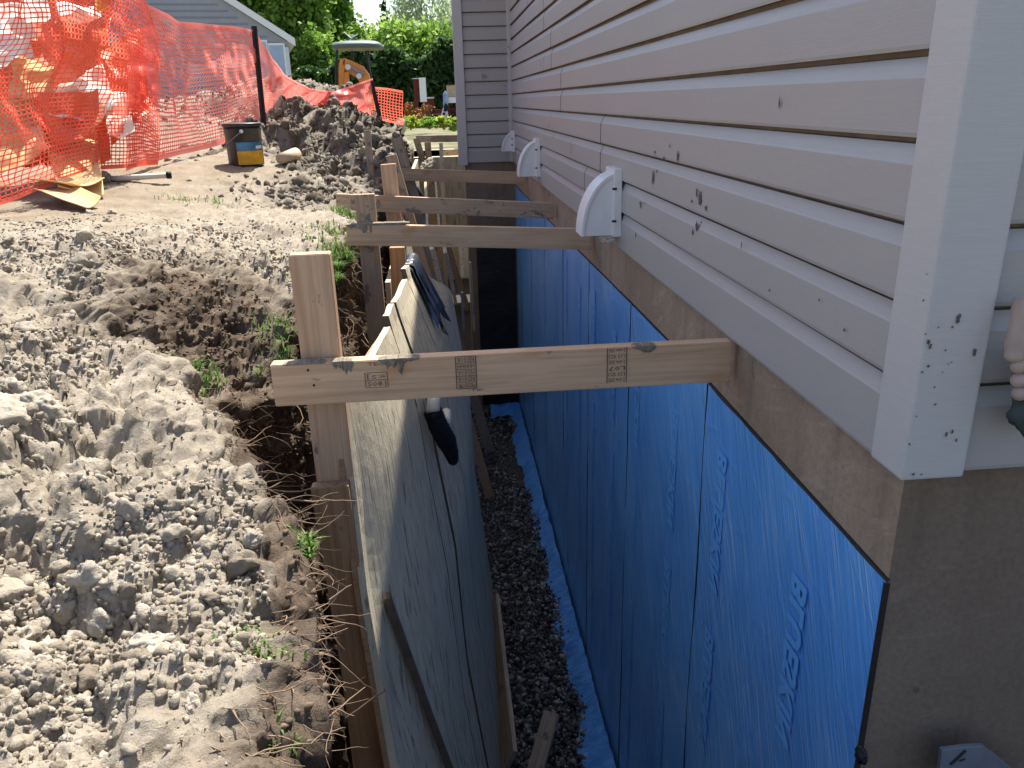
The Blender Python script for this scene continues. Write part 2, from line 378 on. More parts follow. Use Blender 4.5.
eY=np.array([-2,0,.75,1.0,1.3,1.45,1.6,1.8,2.1,2.4,2.6,3.0,3.5,4.5,6,8,10,14,20])
eX=np.array([-.10,-.13,-.205,-.262,-.322,-.39,-.47,-.58,-.66,-.64,-.56,-.50,-.46,-.44,-.45,-.45,-.45,-.45,-.45])
rows=list(np.linspace(-1.6,.55,26)[:-1]); y=.55
while y<14: rows.append(y); y+=max(.0055,.0065*y)
rows.append(14.0); rows=np.array(rows)
Xe=np.interp(rows,eY,eX)
u1=np.cumsum(np.concatenate([[0],np.full(190,.0075),.0075*1.035**np.arange(1,108)])); u1=u1/u1[-1]*(7.0); ntop=len(u1)
d1=np.cumsum(np.concatenate([[0],.009*1.02**np.arange(1,92)])); d1=d1/d1[-1]*2.35
XX=Xe[:,None]-u1[None,::-1]; YY=np.repeat(rows[:,None],ntop,1)
ZZ=baseZ(XX.ravel(),YY.ravel()).reshape(XX.shape)
# round the lip
lip=u1[None,::-1]; ZZ-=.06*np.exp(-lip/.05)
nw=len(d1)-1; Zl=ZZ[:,-1:]
Wz=Zl-d1[None,1:]; Wx=Xe[:,None]-.05*np.minimum(1,d1[None,1:]/.15)+.02*d1[None,1:]
X=np.concatenate([XX,Wx],1);Y=np.concatenate([YY,np.repeat(rows[:,None],nw,1)],1);Z=np.concatenate([ZZ,Wz],1)
P=np.stack([X.ravel(),Y.ravel(),Z.ravel()],1)
isw=np.concatenate([np.zeros(ntop),np.ones(nw)])[None].repeat(len(rows),0).ravel()
rg=idw(P[:,0],P[:,1],rgh); dk=idw(P[:,0],P[:,1],dg)
rg=np.where(isw>0,.8,rg)
Gp=P.reshape(len(rows),ntop+nw,3); du_=np.gradient(Gp,axis=1); dv_=np.gradient(Gp,axis=0); nm=np.cross(du_,dv_).reshape(-1,3); nm/=np.linalg.norm(nm,axis=1)[:,None]+1e-9
PW=P+.035*np.stack([fbm(P,11,3,61),fbm(P,11,3,62),fbm(P,11,3,63)],1); PX=P+.012*np.stack([fbm(P,40,2,64),fbm(P,40,2,65),fbm(P,40,2,66)],1)
crk=np.clip(1-np.abs(fbm(P,7,4,67))/.12,0,1)
nearm=np.clip((2.6-P[:,1])/.6,0,1)*rg
h=.05*rg*fbm(P,2.6,3,3)+nearm*(.07*domes(PW,3.6,17)+.02*domes(PW,20,18)-.03)+.040*rg*domes(PW,6.5,11)+.034*rg*domes(PW,14,12)*(.6+.8*np.abs(fbm(P,9,3,90)))+.012*rg*np.clip(P[:,1]-1.8,0,1)*fbm(P,14,4,91,.7)+.013*(.15+rg)*domes(PX,29,13)+.006*(.15+rg)*domes(PX,55,14)+.008*(.2+rg)*fbm(P,30,4,5,.6)
h-=.020*rg*crk+.024*rg
far=np.clip((P[:,1]-4.8)/1.5,0,1)*np.clip(dk*1.3,0,1); PV=P+.15*np.stack([fbm(P,3,3,41),fbm(P,3,3,42),fbm(P,3,3,43)],1); h+=far*(.16*domes(PV,3.2,21)+.10*domes(PV,7,23)+.05*domes(PV,15,24)+.10*fbm(P,1.8,3,22)-.07)
P2=P+nm*h[:,None]; P2[:,0]+=.010*rg*fbm(P,30,4,8,.6)+far*.05*fbm(P,7,3,81); P2[:,1]+=.010*rg*fbm(P,30,4,9,.6)+far*.05*fbm(P,7,3,82)
ew=np.exp(-np.abs(np.tile(np.concatenate([-u1[::-1],d1[1:]]),len(rows)))/.12)
P2[:,0]+=ew*.05*fbm(P,4,4,15)
P2[:,0]=np.minimum(P2[:,0],np.interp(P[:,1],eY,eX)+.035)
gnd=npmesh(P2,gridfaces(len(rows),ntop+nw),'soil_bank')
# soil kind: R = brown topsoil, G = dark grey spoil
dlip=np.tile(np.concatenate([u1[::-1],-d1[1:]]),len(rows))
topsoil=np.clip(1.1-dlip/.13,0,1.2)*np.clip(1.5-np.abs(P[:,1]-1.8)/2.6,.0,1)
gul=.95*np.exp(-(((P[:,0]+.82)/.42)**2+((P[:,1]-2.62)/.72)**2)); topsoil=np.maximum(topsoil,gul*1.0)
topsoil=np.where(isw>0,1.0,topsoil)*.85
ca=gnd.color_attributes.new('soil','FLOAT_COLOR','POINT')
ca.data.foreach_set('color',np.stack([topsoil,np.clip(dk,0,1),np.clip(1.15-rg*1.9,0,1)*np.clip((P[:,1]-2.8)/1.0,0,1),np.ones(len(P))],1).astype(np.float32).ravel())
g=link('soil_bank',gnd,M_soil,smooth=True); tag(g,kind='structure')
# plain ground to the horizon, with the opening for the excavation
b=MB(); zg=-.78
b.box((-400,-300,zg-.3),(-6.8,400,zg)); b.box((-6.8,13.9,zg-.3),(400,400,zg)); b.box((-6.8,-300,zg-.3),(400,-1.5,zg)); b.box((6.2,-1.5,zg-.3),(400,13.9,zg))
M_lawn=NM('far_lawn',.95,(.1,.13,.05),.1); cc=M_lawn.ramp(M_lawn.noise(M_lawn.co(),1.2,6,.6),[(.35,(.07,.09,.035)),(.5,(.16,.15,.09)),(.7,(.25,.22,.16))]); M_lawn.col(cc)
tag(b.build('ground',M_lawn.m),kind='structure')
b=MB(); b.box((-1.0,-1.55,TZ-.2),(6.3,13.95,TZ)); tag(b.build('trench_floor',M_bed),kind='structure')
# far ends and right side of the excavation (earth)
b=MB(); b.box((-.55,13.9,TZ),(.2,14.2,zg+.01)); b.box((-1,-1.7,TZ),(6.3,-1.5,zg+.01)); b.box((6.2,-1.5,TZ),(6.4,.96,zg+.01)); tag(b.build('trench_end_bank',M_soil),kind='structure')

# ---- scattered clods and gravel as stuff
def ico(sub):
    bm=bmesh.new(); bmesh.ops.create_icosphere(bm,subdivisions=sub,radius=1)
    V=np.array([v.co[:] for v in bm.verts]); Fc=np.array([[v.index for v in f.verts] for f in bm.faces]); bm.free(); return V,Fc
def rotm(n):
    q=rng.normal(size=(n,4)); q/=np.linalg.norm(q,axis=1)[:,None]; w,x,y,z=q.T
    return np.stack([1-2*(y*y+z*z),2*(x*y-z*w),2*(x*z+y*w),2*(x*y+z*w),1-2*(x*x+z*z),2*(y*z-x*w),2*(x*z-y*w),2*(y*z+x*w),1-2*(x*x+y*y)],1).reshape(n,3,3)
def scatter(name,pos,size,mat,sub=2,flatz=(.55,1),lump=.42,var=14,sm=False):
    V,Fc=ico(sub); n=len(pos); Rm=rotm(n)
    out=np.zeros((n,len(V),3))
    vs=[]
    for k in range(var):
        r=1+lump*fbm(V+k*9.1,1.2,4,k,.6)+.30*domes(V*1.0+k,1.9,k)+(.16*domes(V+k,4.5,k+5) if sub>2 else 0)-.15; vs.append(V*r[:,None])
    idx=rng.integers(0,var,n)
    for k in range(var):
        m=idx==k
        if m.any():
            s=np.stack([rng.uniform(.7,1.2,m.sum()),rng.uniform(.7,1.2,m.sum()),rng.uniform(*flatz,m.sum())],1)
            out[m]=np.einsum('nij,nvj->nvi',Rm[m],vs[k][None]*s[:,None])
    out=out*np.asarray(size)[:,None,None]+np.asarray(pos)[:,None]
    Fa=(np.arange(n)[:,None,None]*len(V)+Fc[None]).reshape(-1,3)
    o=link(name,npmesh(out.reshape(-1,3),Fa,name),mat,smooth=sm); return tag(o,kind='stuff')
area_w=np.zeros(len(P)); 
gy=np.gradient(rows)[:,None].repeat(ntop+nw,1).ravel(); gx=np.concatenate([np.gradient(u1)[::-1],np.gradient(d1)[1:]])[None].repeat(len(rows),0).ravel()
cl=np.clip(fbm(P,3,2,77)+.55,0.02,1.5)
def pick(mask,n): 
    w=gy*gx*mask; w=w/w.sum(); return rng.choice(len(P),n,p=w)
near=(P[:,1]<4.0)&(P[:,1]>.55)&(P[:,0]>-2.6)
iy=1/np.maximum(.5,P[:,1])
i=pick(near*rg**1.3*cl*(isw<1)*(topsoil<.5)*iy,46000)
sz=np.clip(rng.lognormal(math.log(.0042),.42,len(i)),.002,.012)
scatter('soil_clods',P2[i]+np.array([0,0,.1])*sz[:,None],sz,M_clod,2)
i=pick(near*rg**1.5*cl**2*(isw<1)*(dlip>.05)*iy,2600); i=i[(topsoil[i]<.4)]
sz=np.clip(rng.lognormal(math.log(.012),.42,len(i)),.007,.036)
scatter('soil_clods',P2[i],sz,M_clod,3,(.5,.85),sm=True)
i=pick((P[:,1]<5.6)*(P[:,1]>.5)*(isw<1)*(P[:,0]>-3.5)*(topsoil<.5)*iy,16000)
sz=rng.uniform(.0012,.0038,len(i)); scatter('soil_crumbs',P2[i],sz,M_clod,1)
i=pick(((P[:,1]>4.6)&(P[:,1]<10.5))*np.clip(dk,0,1)*rg*(isw<1)*iy,9500)
sz=np.clip(rng.lognormal(math.log(.015),.55,len(i)),.006,.06); scatter('spoil_lumps',P2[i]-np.array([0,0,.25])*sz[:,None],sz,M_dclod,2)
i=pick((P[:,1]>.8)*(P[:,1]<4)*((isw>0)|(topsoil>.62))*(P[:,2]>-1.6),9000)
sz=rng.uniform(.002,.009,len(i)); scatter('bank_crumbs',P2[i],sz,flat('brown_crumb',(.15,.11,.08),.95,.05,.45,30),1)
n=22000; gp=np.stack([rng.uniform(-.2,.62,n),2.2+5.6*rng.random(n)**1.3,np.full(n,TZ)+rng.uniform(0,.025,n)+.05*np.maximum(0,1)],1)
gp[:,2]+=-.04+.04*fbm(gp,2,3,9); scatter('gravel',gp,np.clip(rng.lognormal(math.log(.009),.4,n),.004,.03),M_grav,1)
# larger lumps, individual things
def lump(name,p,s,label,mat=M_clod,flatz=.7,seed=0,group=None):
    V,Fc=ico(5); r=1+.30*fbm(V+seed*3.7,1.2,5,seed,.55)+.12*domes(V+seed,2.2,seed)+.03*domes(V+seed,7,seed+3); V=V*r[:,None]*np.array([s,s*.85,s*flatz])
    o=link(name,npmesh(V,Fc,name),mat,smooth=True); o.location=p; o.rotation_euler=(seed*.3,seed*.2,seed); tag(o,label,'clay lump',group); return o
G='large clay lumps on the bank'
def onbank(x,y,Yg):   # rest a thing on the bank surface nearest to the sight point
    p=atY(x,y,Yg); d=(P2[:,0]-p.x)**2+(P2[:,1]-p.y)**2; k=int(np.argmin(np.where(isw>0,9,d))); return Vector((p.x,p.y,P2[k,2]))
lump('clay_lump',onbank(8,430,1.55),.085,'big smooth pale clay lump at the left edge of the near bank',seed=1,group=G)
lump('clay_lump',onbank(45,425,1.6),.05,'rounded clay lump just right of the biggest lump at the left edge',seed=2,group=G)
lump('clay_lump',onbank(150,640,1.0),.035,'mid sized clay lump in the middle of the crumbly near bank',seed=3,group=G)
lump('clay_lump',onbank(258,575,1.22),.018,'pale stone near the brown trench edge of the bank',seed=4,group=G)
lump('clay_lump',onbank(195,725,.82),.014,'small clay lump lying alone on the sandy lower bank',seed=5,group=G)
# ================================================================ HOUSE
house=empty('house',(1,3,TZ),'house with greige horizontal siding above a brown concrete foundation wall','house')
FX=.662; JX=.20; JY=7.42; JB=7.72; RY=1.0; BOT=-.528
foot=[(FX,RY),(7,RY),(7,13),(FX,13),(FX,JB),(JX,JB),(JX,JY),(FX,JY)]
b=MB(); b.prism(foot,TZ-.1,-.45,2); fw=b.build('foundation_wall',[M_conc,M_conc_shade],house)
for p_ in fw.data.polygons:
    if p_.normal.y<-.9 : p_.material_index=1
ins=[(FX-.004,RY-.004),(6.99,RY-.004),(6.99,12.99),(FX-.004,12.99),(FX-.004,JB-.01),(JX-.004,JB-.01),(JX-.004,JY-.004),(FX-.004,JY-.004)]
b=MB(); b.prism(ins,-.515,1.55,2); b.build('wall_sheathing',M_dark,house)
# footing under the wall
E_=.111
def courses(axis,fixed,a0,a1,z0,n,seams,sign=-1,skip=None):
    """axis 'Y': wall runs along Y at X=fixed facing -X; axis 'X': runs along X at Y=fixed facing -Y"""
    b=MB(); b.mi=[]
    def pt(a,o,z): return (fixed-o,a,z) if axis=='Y' else (a,fixed-o,z)
    for i in range(n):
        zb=z0+.024+i*E_; ex=.024 if i==0 else 0
        prof=[(.002,zb-ex),(.020,zb-.002-ex),(.0215,zb+.004-ex),(.0205,zb+E_*.66),(.018,zb+E_*.70),(.0085,zb+E_*.90),(.0025,zb+E_*.915),(.002,zb+E_)]
        cuts=sorted([s for (s,r) in seams if i in r]); segs=[];s0=a0
        for c in cuts: segs.append((s0,c-.0012)); s0=c+.0012
        segs.append((s0,a1))
        for kk,(p,q) in enumerate(segs):
            off=.0015*(kk%2); m=max(1,int((q-p)/.5)); xs=np.linspace(p,q,m+1)
            n0=len(b.v)
            for x in xs:
                wv=.0012*math.sin(x*3.1+i*1.7)
                for (o,z) in prof: b.v.append(pt(x,o+off+wv,z))
            k=len(prof)
            for c in range(m):
                for r in range(k-1):
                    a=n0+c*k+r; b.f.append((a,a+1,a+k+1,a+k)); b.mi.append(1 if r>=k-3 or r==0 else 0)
    return b
seams=[(3.25,(2,3)),(4.35,(4,5)),(4.72,(6,7)),(3.62,(0,1)),(5.05,(8,9)),(5.9,(10,11)),(2.2,(12,13)),(6.2,(2,3))]
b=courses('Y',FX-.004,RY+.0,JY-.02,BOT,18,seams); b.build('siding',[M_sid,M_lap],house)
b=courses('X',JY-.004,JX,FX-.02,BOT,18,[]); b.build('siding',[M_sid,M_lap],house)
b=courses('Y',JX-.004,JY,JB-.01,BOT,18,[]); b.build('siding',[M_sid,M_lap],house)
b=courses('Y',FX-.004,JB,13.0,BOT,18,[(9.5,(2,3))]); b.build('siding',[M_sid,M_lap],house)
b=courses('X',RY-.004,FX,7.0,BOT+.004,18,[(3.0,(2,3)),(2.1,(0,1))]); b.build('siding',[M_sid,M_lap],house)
# starter strip under siding
b=MB(); b.box((FX-.02,RY-.02,BOT-.004),(FX-.001,JY-.02,BOT+.008)); b.build('starter_strip',M_dark,house)
# corner posts
def post(x0,y0,x1,y1,z0,z1,mud=True):
    b=MB(); b.box((x0,y0,z0),(x1,y1,z1)); o=b.build('corner_post',M_trim,house,bevel=.004); return o
cpst=post(.628,.957,.722,1.042,-.527,1.55)
tag(cpst,'white vinyl corner post with mud spatter at its lower end')
post(JX-.055,JY-.045,JX+.028,JY+.05,-.55,1.55)
b=MB(); b.box((FX-.05,JY-.05,-.53),(FX-.015,JY-.015,1.55)); b.build('inside_corner_trim',M_trim,house,bevel=.003)
# mud splashes on the corner post and siding, thin dried crusts
M_mud=flat('dried_mud',(.13,.115,.095),.95,.05,.3,60)
def splat(p,r,ax,seed,st=1):
    rr=random.Random(seed); k=19; b=MB(); n0=0; ring=[]
    for j in range(k):
        a=2*math.pi*j/k; q=r*(.35+.85*rr.random()**.7); du=q*math.cos(a); dv=q*math.sin(a)*st
        ring.append((p[0]+du,p[1]-.0012,p[2]+dv) if ax=='X' else (p[0]-.0012,p[1]+du,p[2]+dv))
    b.v=[((p[0],p[1]-.003,p[2]) if ax=='X' else (p[0]-.003,p[1],p[2]))]+ring
    b.f=[(0,1+j,1+(j+1)%k) for j in range(k)]
    return b
def splats(px,ax,fixed,r0,parent,name='mud_spot'):
    B=MB()
    for i,(x,y,r,st) in enumerate(px):
        q=atY(x,y,fixed) if ax=='X' else atX(x,y,fixed)
        splat(q,r*r0,ax,i*7+int(x),st).build(name,M_mud,parent)
splats([(958,318,3,2.4),(952,327,1.5,1.3),(938,327,1.2,1),(928,342,3,1.3),(930,346,2,2),(925,334,1.3,1),(945,350,1.3,1),(948,364,1,1),(951,362,.9,1),(935,404,1.5,1),(916,416,1,1.2),(946,434,2,1.9),(952,431,1.7,1.9),(956,440,1.6,1.9),(909,444,1.4,1.4),(913,474,2.4,.8),(921,474,1.6,.8),(974,352,3,2),(934,387,1.5,.7),(922,372,1.6,1),(928,366,2.4,.8),(942,372,1,1),(923,300,1.8,.8),(926,274,1.6,.5)],'X',.9565,.00105,cpst)
splats([(655,152,2.2,.8),(664,158,3,.6),(678,156,2.6,2),(670,146,1.3,1.6),(653,178,3,2.6),(657,171,2,1),(700,200,4,1.6),(697,193,2,2),(706,208,2.6,1.2),(692,201,1.6,1),(697,226,3.4,1.5),(693,232,1.6,2),(702,222,1.3,1),(641,205,2.2,2.2),(645,203,1.2,1),(636,235,1.6,2),(820,300,1,1),(770,290,1,1),(845,330,1,1.2),(742,245,1,3),(780,103,1,5),(640,203,1,2)],'Y',.6355,.0030,house)
# vent hoods: quarter round, white
def vent(Y,name_label,w=.13,r=.145,h=.225,zt=-.255,metal=False):
    v=empty('vent_hood',(.64,Y,zt-h)); v.parent=house; v.matrix_parent_inverse=Matrix.Translation(house.location).inverted(); v['label']=name_label
    x0=.638
    def body(y0,y1,g):
        poly=[(x0,zt-h+g*.0)]; k=14
        poly=[(x0,zt-h)]+[(x0-(r-g)*math.cos(math.pi/2*j/k)-0.0,zt-h+(h-g)*math.sin(math.pi/2*j/k)) for j in range(k+1)]
        return poly
    b=MB(); b.prism(body(Y,Y+w,.008),Y+.008,Y+w-.008,1); b.build('hood',M_white,v,bevel=.0015)
    # raised rim band
    b=MB(); k=14
    for (g0,g1) in ((0,.010),):
        ring=[]
        for j in range(k+1):
            a=math.pi/2*j/k
            for (g,yy) in ((0,Y),(0,Y+w),(g1,Y+w),(g1,Y)): ring.append((x0-(r-g)*math.cos(a),yy,zt-h+(h-g)*math.sin(a)))
        b.v=ring
        for j in range(k):
            for e in range(4):
                a=j*4+e;c=j*4+(e+1)%4; b.f.append((a,c,c+4,a+4))
        b.f+=[(0,1,2,3),(k*4+3,k*4+2,k*4+1,k*4)]
    b.build('rim',M_white,v)
    b=MB(); b.box((x0-.030,Y-.012,zt-h-.004),(x0+.0,Y+w+.012,zt+.012)); b.build('mounting_flange',M_white,v,bevel=.003)
    for zz in (zt-.06,zt-h+.05):
        b=MB(); b.box((x0-.036,Y-.015,zz),(x0-.02,Y-.0125,zz+.008)); b.build('screw',M_bar,v)
    return v
v1_=vent(2.86,'nearest quarter round white vent hood, with wire mesh hanging below')
b=MB(); 
for k in range(9):
    a=k*.16; b.tube([(.60-.03*math.sin(k),2.88+.01*k,-.48),(.59-.02*math.cos(k*2),2.885+.011*k,-.505-.006*(k%3)),(.62,2.88+.012*k,-.497)],.0016,5)
b.build('wire_mesh',M_white,v1_)
vent(5.3,'middle quarter round white vent hood on the siding')
vent(7.12,'far small white vent hood near the inside corner',w=.10,r=.115,h=.16,zt=-.265)
# ---- membrane strips (parts of the house wall), each lapped on the next
top=[(.994,-.722),(1.858,-.703),(2.73,-.709),(3.58,-.72),(4.42,-.73),(5.27,-.735),(6.12,-.74),(6.97,-.745),(7.40,-.745)]
for i in range(len(top)-1):
    (ya,za),(yb,zb)=top[i],top[i+1]; yb2=yb+.03
    nr=70; nc=30; V=[]
    for r in range(nr+1):
        for c in range(nc+1):
            t=c/nc; yy=ya+(yb2-ya)*t; zt_=za+(zb-za)*t; zz=zt_+(TZ+.02-zt_)*r/nr
            V.append((0,yy+(.004*math.sin(zz*7+i) if 0<i else 0),zz))
    V=np.array(V); xx=FX-.003-.0004*(len(top)-i)
    q=np.stack([V[:,1]*1.0,V[:,1]*.8+V[:,2]*.5,V[:,2]*.35+i*5],1)
    wr=fbm(np.stack([V[:,1]*3+V[:,2]*1.2,V[:,2]*.8,V[:,0]+i],1),1.6,4,i+3)
    edge=np.minimum(1,np.minimum((V[:,1]-ya)/.02+.15,1)); V[:,0]=xx-.0012-.0035*np.abs(wr)*edge
    # thin lap thickness: last column tucked
    me=npmesh(V,gridfaces(nr+1,nc+1),'membrane_strip'); o=link('membrane_strip',me,M_blue,house,smooth=True)
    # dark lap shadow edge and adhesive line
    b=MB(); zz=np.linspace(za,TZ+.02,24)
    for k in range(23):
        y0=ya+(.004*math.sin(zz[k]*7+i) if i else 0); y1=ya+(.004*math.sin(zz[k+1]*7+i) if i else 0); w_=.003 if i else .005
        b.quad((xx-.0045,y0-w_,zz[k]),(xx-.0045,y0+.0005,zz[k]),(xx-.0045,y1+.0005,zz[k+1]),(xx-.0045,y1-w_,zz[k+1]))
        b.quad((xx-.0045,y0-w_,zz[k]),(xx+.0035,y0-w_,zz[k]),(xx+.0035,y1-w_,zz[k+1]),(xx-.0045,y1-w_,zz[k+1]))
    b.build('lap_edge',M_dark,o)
    if yb-ya<.5: continue
    # pale printed lettering running down the film
    for col_,(fr,off) in enumerate(((.80,.06),(.27,.0))):
        if i>3: continue
        for wk in range(4):
          WRD='BLUESKIN'
          cu=bpy.data.curves.new('t','FONT'); cu.body=WRD; cu.size=.088; cu.offset=.004; cu.space_character=1.04; cu.resolution_u=2
          t=bpy.data.objects.new('t',cu); COL.objects.link(t); bpy.context.view_layer.update()
          me=bpy.data.meshes.new_from_object(t); bpy.data.objects.remove(t)
          A=np.array([v.co[:] for v in me.vertices])
          yy=ya+(yb-ya)*fr+A[:,1]; zz2=za-.17+off-A[:,0]-wk*.53
          if zz2.min()<TZ+.15: continue
          for k_,v in enumerate(me.vertices): v.co=(xx-.0056,float(yy[k_]),float(zz2[k_]))
          bm=bmesh.new(); bm.from_mesh(me); bmesh.ops.delete(bm,geom=[v for v in bm.verts if v.co.z<TZ+.2],context='VERTS'); bm.to_mesh(me); bm.free()
          link('film_print',me,M_bluel,o)
b=MB()
for i in range(len(top)-1):
    (ya,za),(yb,zb)=top[i],top[i+1]; b.quad((FX-.0045,ya,za+.0003),(FX-.0045,yb,zb+.0003),(FX-.0,yb,zb+.0015),(FX-.0,ya,za+.0015))
b.build('membrane_top_edge',M_dark,house)
# footing flap (light blue, crumpled, lapping on the gravel)
nr=220;nc=10;V=[]
for r in range(nr+1):
    yy=.99+(JY-.02-.99)*r/nr
    wd=.115+.014*math.sin(yy*5.1)+.012*math.sin(yy*13.3)+.006*math.sin(yy*41)
    for c in range(nc+1):
        t=c/nc; V.append((FX-.018-wd*t,yy,TZ+.11-.075*t-.02*t*t))
V=np.array(V); V[:,2]+=.012*fbm(V,12,3,2); V[:,0]-=.010*np.abs(fbm(V,9,3,4))
link('footing_flap',npmesh(V,gridfaces(nr+1,nc+1)),M_flap,house,smooth=True)
V=[]
for r in range(41):
    for c in range(13):
        V.append((.35+.30*r/40,JY-.02-.20*c/12-.02*math.sin(r*.5),TZ+.10-.05*c/12))
V=np.array(V); V[:,2]+=.015*fbm(V,9,3,2); link('footing_flap',npmesh(V,gridfaces(41,13)),M_flap,house,smooth=True)
# black membrane on the return wall
V=[]
for r in range(61):
    for c in range(21): V.append((JX+.075+(FX-.02-JX-.075)*c/20,JY-.012,-1.12+(TZ+.1+1.12)*r/60))
V=np.array(V); V[:,1]-=.012*np.abs(fbm(V,3,4,6)); link('black_membrane_sheet',npmesh(V,gridfaces(61,21)),M_black,house,smooth=True)
# little black tar lump by the end of the blue strip
V,Fc=ico(3); V=V*(1+.3*fbm(V,2,3,4))[:,None]*np.array([.008,.014,.016])+np.array([FX-.008,.985,-1.06]); link('tar_blob',npmesh(V,Fc),M_black,house,smooth=True)
# soffit, fascia, roof
OV=.345; EZ=1.55
b=MB(); b.prism([(FX-OV,RY-.35),(7.4,RY-.35),(7.4,13.4),(FX-OV,13.4),(FX-OV,JB+.15),(JX-OV,JB+.15),(JX-OV,JY-OV),(FX-OV,JY-OV)],EZ,EZ+.03,2); b.build('soffit',M_ltrim,house)
b=MB(); b.box((FX-OV-.02,RY-.37,EZ-.02),(FX-OV,JY-OV,EZ+.13)); b.box((JX-OV-.02,JY-OV-.02,EZ-.02),(JX-OV,JB+.15,EZ+.13)); b.box((FX-OV-.02,JB+.15,EZ-.02),(FX-OV,13.4,EZ+.13)); b.box((JX-OV,JY-OV-.02,EZ-.02),(FX-OV,JY-OV,EZ+.13)); b.build('fascia',M_ltrim,house)
b=MB()
b.prism([(FX-OV-.01,EZ+.10),(FX-OV-.01,EZ+.135),(4.0,EZ+1.4),(7.6,EZ+.13),(7.6,EZ+.10)],RY-.4,13.4,1); b.build('roof',M_roof,house)
b=MB(); b.prism([(JX-OV-.01,EZ+.09),(JX-OV-.01,EZ+.128),(FX,EZ+.28),(FX,EZ+.24)],JY-OV-.02,JB+.17,1); b.build('roof',M_roof,house)

# ================================================================ LUMBER
def board(name,p0,p1,w,t,mat,up=(0,0,1),label=None,cat='board',group=None,bev=.002,twist=0,endmat=None):
    p0=Vector(p0);p1=Vector(p1); ax=(p1-p0); L=ax.length; ax.normalize(); u=Vector(up); u=(u-ax*u.dot(ax)).normalized(); v=u.cross(ax)
    Mx=Matrix(((ax.x,v.x,u.x,p0.x),(ax.y,v.y,u.y,p0.y),(ax.z,v.z,u.z,p0.z),(0,0,0,1)))@Matrix.Rotation(twist,4,'X')
    b=MB(); n=max(2,int(L/.12)); sd_=int(abs(p0.x*91+p0.y*37))+3
    me_v=[]
    for i in range(n+1):
        x=L*i/n; wx=.0015*math.sin(x*5+sd_)
        me_v+=[(x,-t/2+wx,-w/2),(x,t/2+wx,-w/2),(x,t/2+wx,w/2),(x,-t/2+wx,w/2)]
    b.v=me_v
    for i in range(n):
        for e in range(4):
            a=i*4+e;c=i*4+(e+1)%4; b.f.append((a,c,c+4,a+4))
    b.f+=[(0,3,2,1),(n*4,n*4+1,n*4+2,n*4+3)]
    me=mesh(b.v,b.f,name); bm=bmesh.new(); bm.from_mesh(me); bmesh.ops.recalc_face_normals(bm,faces=bm.faces)
    sharp=[e for e in bm.edges if e.calc_face_angle(0)>.6]; bmesh.ops.bevel(bm,geom=sharp,offset=bev,segments=2,affect='EDGES'); bm.to_mesh(me); bm.free()
    o=link(name,me,mat,None,Mx); tag(o,label,cat,group); return o
H=.092
GB='wooden cross braces over the trench'; GS='wooden stakes along the trench bank'
b1=board('cross_brace',(-.403,1.70,-.586),(FX-.019,1.70,-.586),.098,.036,M_pine,label='nearest pine cross brace with dark lumber stamps, right across the trench',cat='brace',group=GB)
b2=board('cross_brace',(-.44,3.56,-.545),(FX-.019,3.50,-.598),H,.038,M_pine,label='second cross brace from the camera, muddy over its left stake',cat='brace',group=GB)
b3=board('cross_brace',(-.63,4.75,-.535),(FX-.019,4.70,-.628),H,.038,M_pinem,label='third cross brace, spotted with mud and running past its stake to the left',cat='brace',group=GB)
b4=board('cross_brace',(-.40,6.45,-.53),(FX-.019,6.40,-.590),H,.038,M_pine,label='fourth and shortest cross brace, just before the inside corner of the house',cat='brace',group=GB)
pA=atY(416,139,11.8);pB=atY(459,139,11.8)
b5=board('cross_brace',pA,(FX-.03,11.8,pB.z),H,.038,M_old,label='farthest cross brace, grey, beyond the white house corner',cat='brace',group=GB)
# stakes
def stake(xt0,xt1,yt,xb,yb,Y,mat,label,w=None,zb=-3.0,t=.038):
    a=atY((xt0+xt1)/2,yt,Y); bpt=atY(xb,yb,Y); w=w or (atY(xt1,yt,Y)-atY(xt0,yt,Y)).x
    d=(bpt-a).normalized(); L=(zb-a.z)/d.z; e=a+d*L
    o=board('stake',a,e,w,t,mat,up=(1,0,0),label=label,cat='stake',group=GS); return o
s1=stake(289,331,253,322,355,1.74,M_pine,'tallest nearest stake, bright clean pine rising above the first brace',w=.088,zb=-2.0)
board('stake',(-.306,1.70,-.845),(-.225,1.70,-3.0),.088,.036,M_brown,up=(1,0,0),label='brown lower stake board set against the front of the tall stake below the brace',cat='stake',group=GS)
stake(354,375,194,377,325,3.60,M_pinem,'muddy stake nailed behind the second brace',w=.088)
stake(392,402,247,400,300,3.75,M_brown,'dark brown stake half hidden just right of the muddy second stake',w=.07)
stake(379,397,164,392,200,4.80,M_pine,'clean topped stake behind the third brace',w=.088)
stake(385,397,155,404,200,5.6,M_pinem,'short topped stake right behind the clean topped one',w=.075)
stake(390,403,138,412,190,6.5,M_old,'grey tapered stake rising highest beside the fourth brace',w=.088)
stake(363,371,130,373,192,6.3,M_old,'thin pale stake standing in front of the spoil heap',w=.05,zb=-1.2)
stake(412,420,138,428,178,11.6,M_old,'left grey stake under the farthest brace',w=.09)
stake(424,431,142,430,172,11.7,M_pinem,'right pale stake under the farthest brace',w=.09)
stake(439,443,143,442,170,11.0,M_endgrain,'slim cream stake standing clear in the far trench',w=.05)
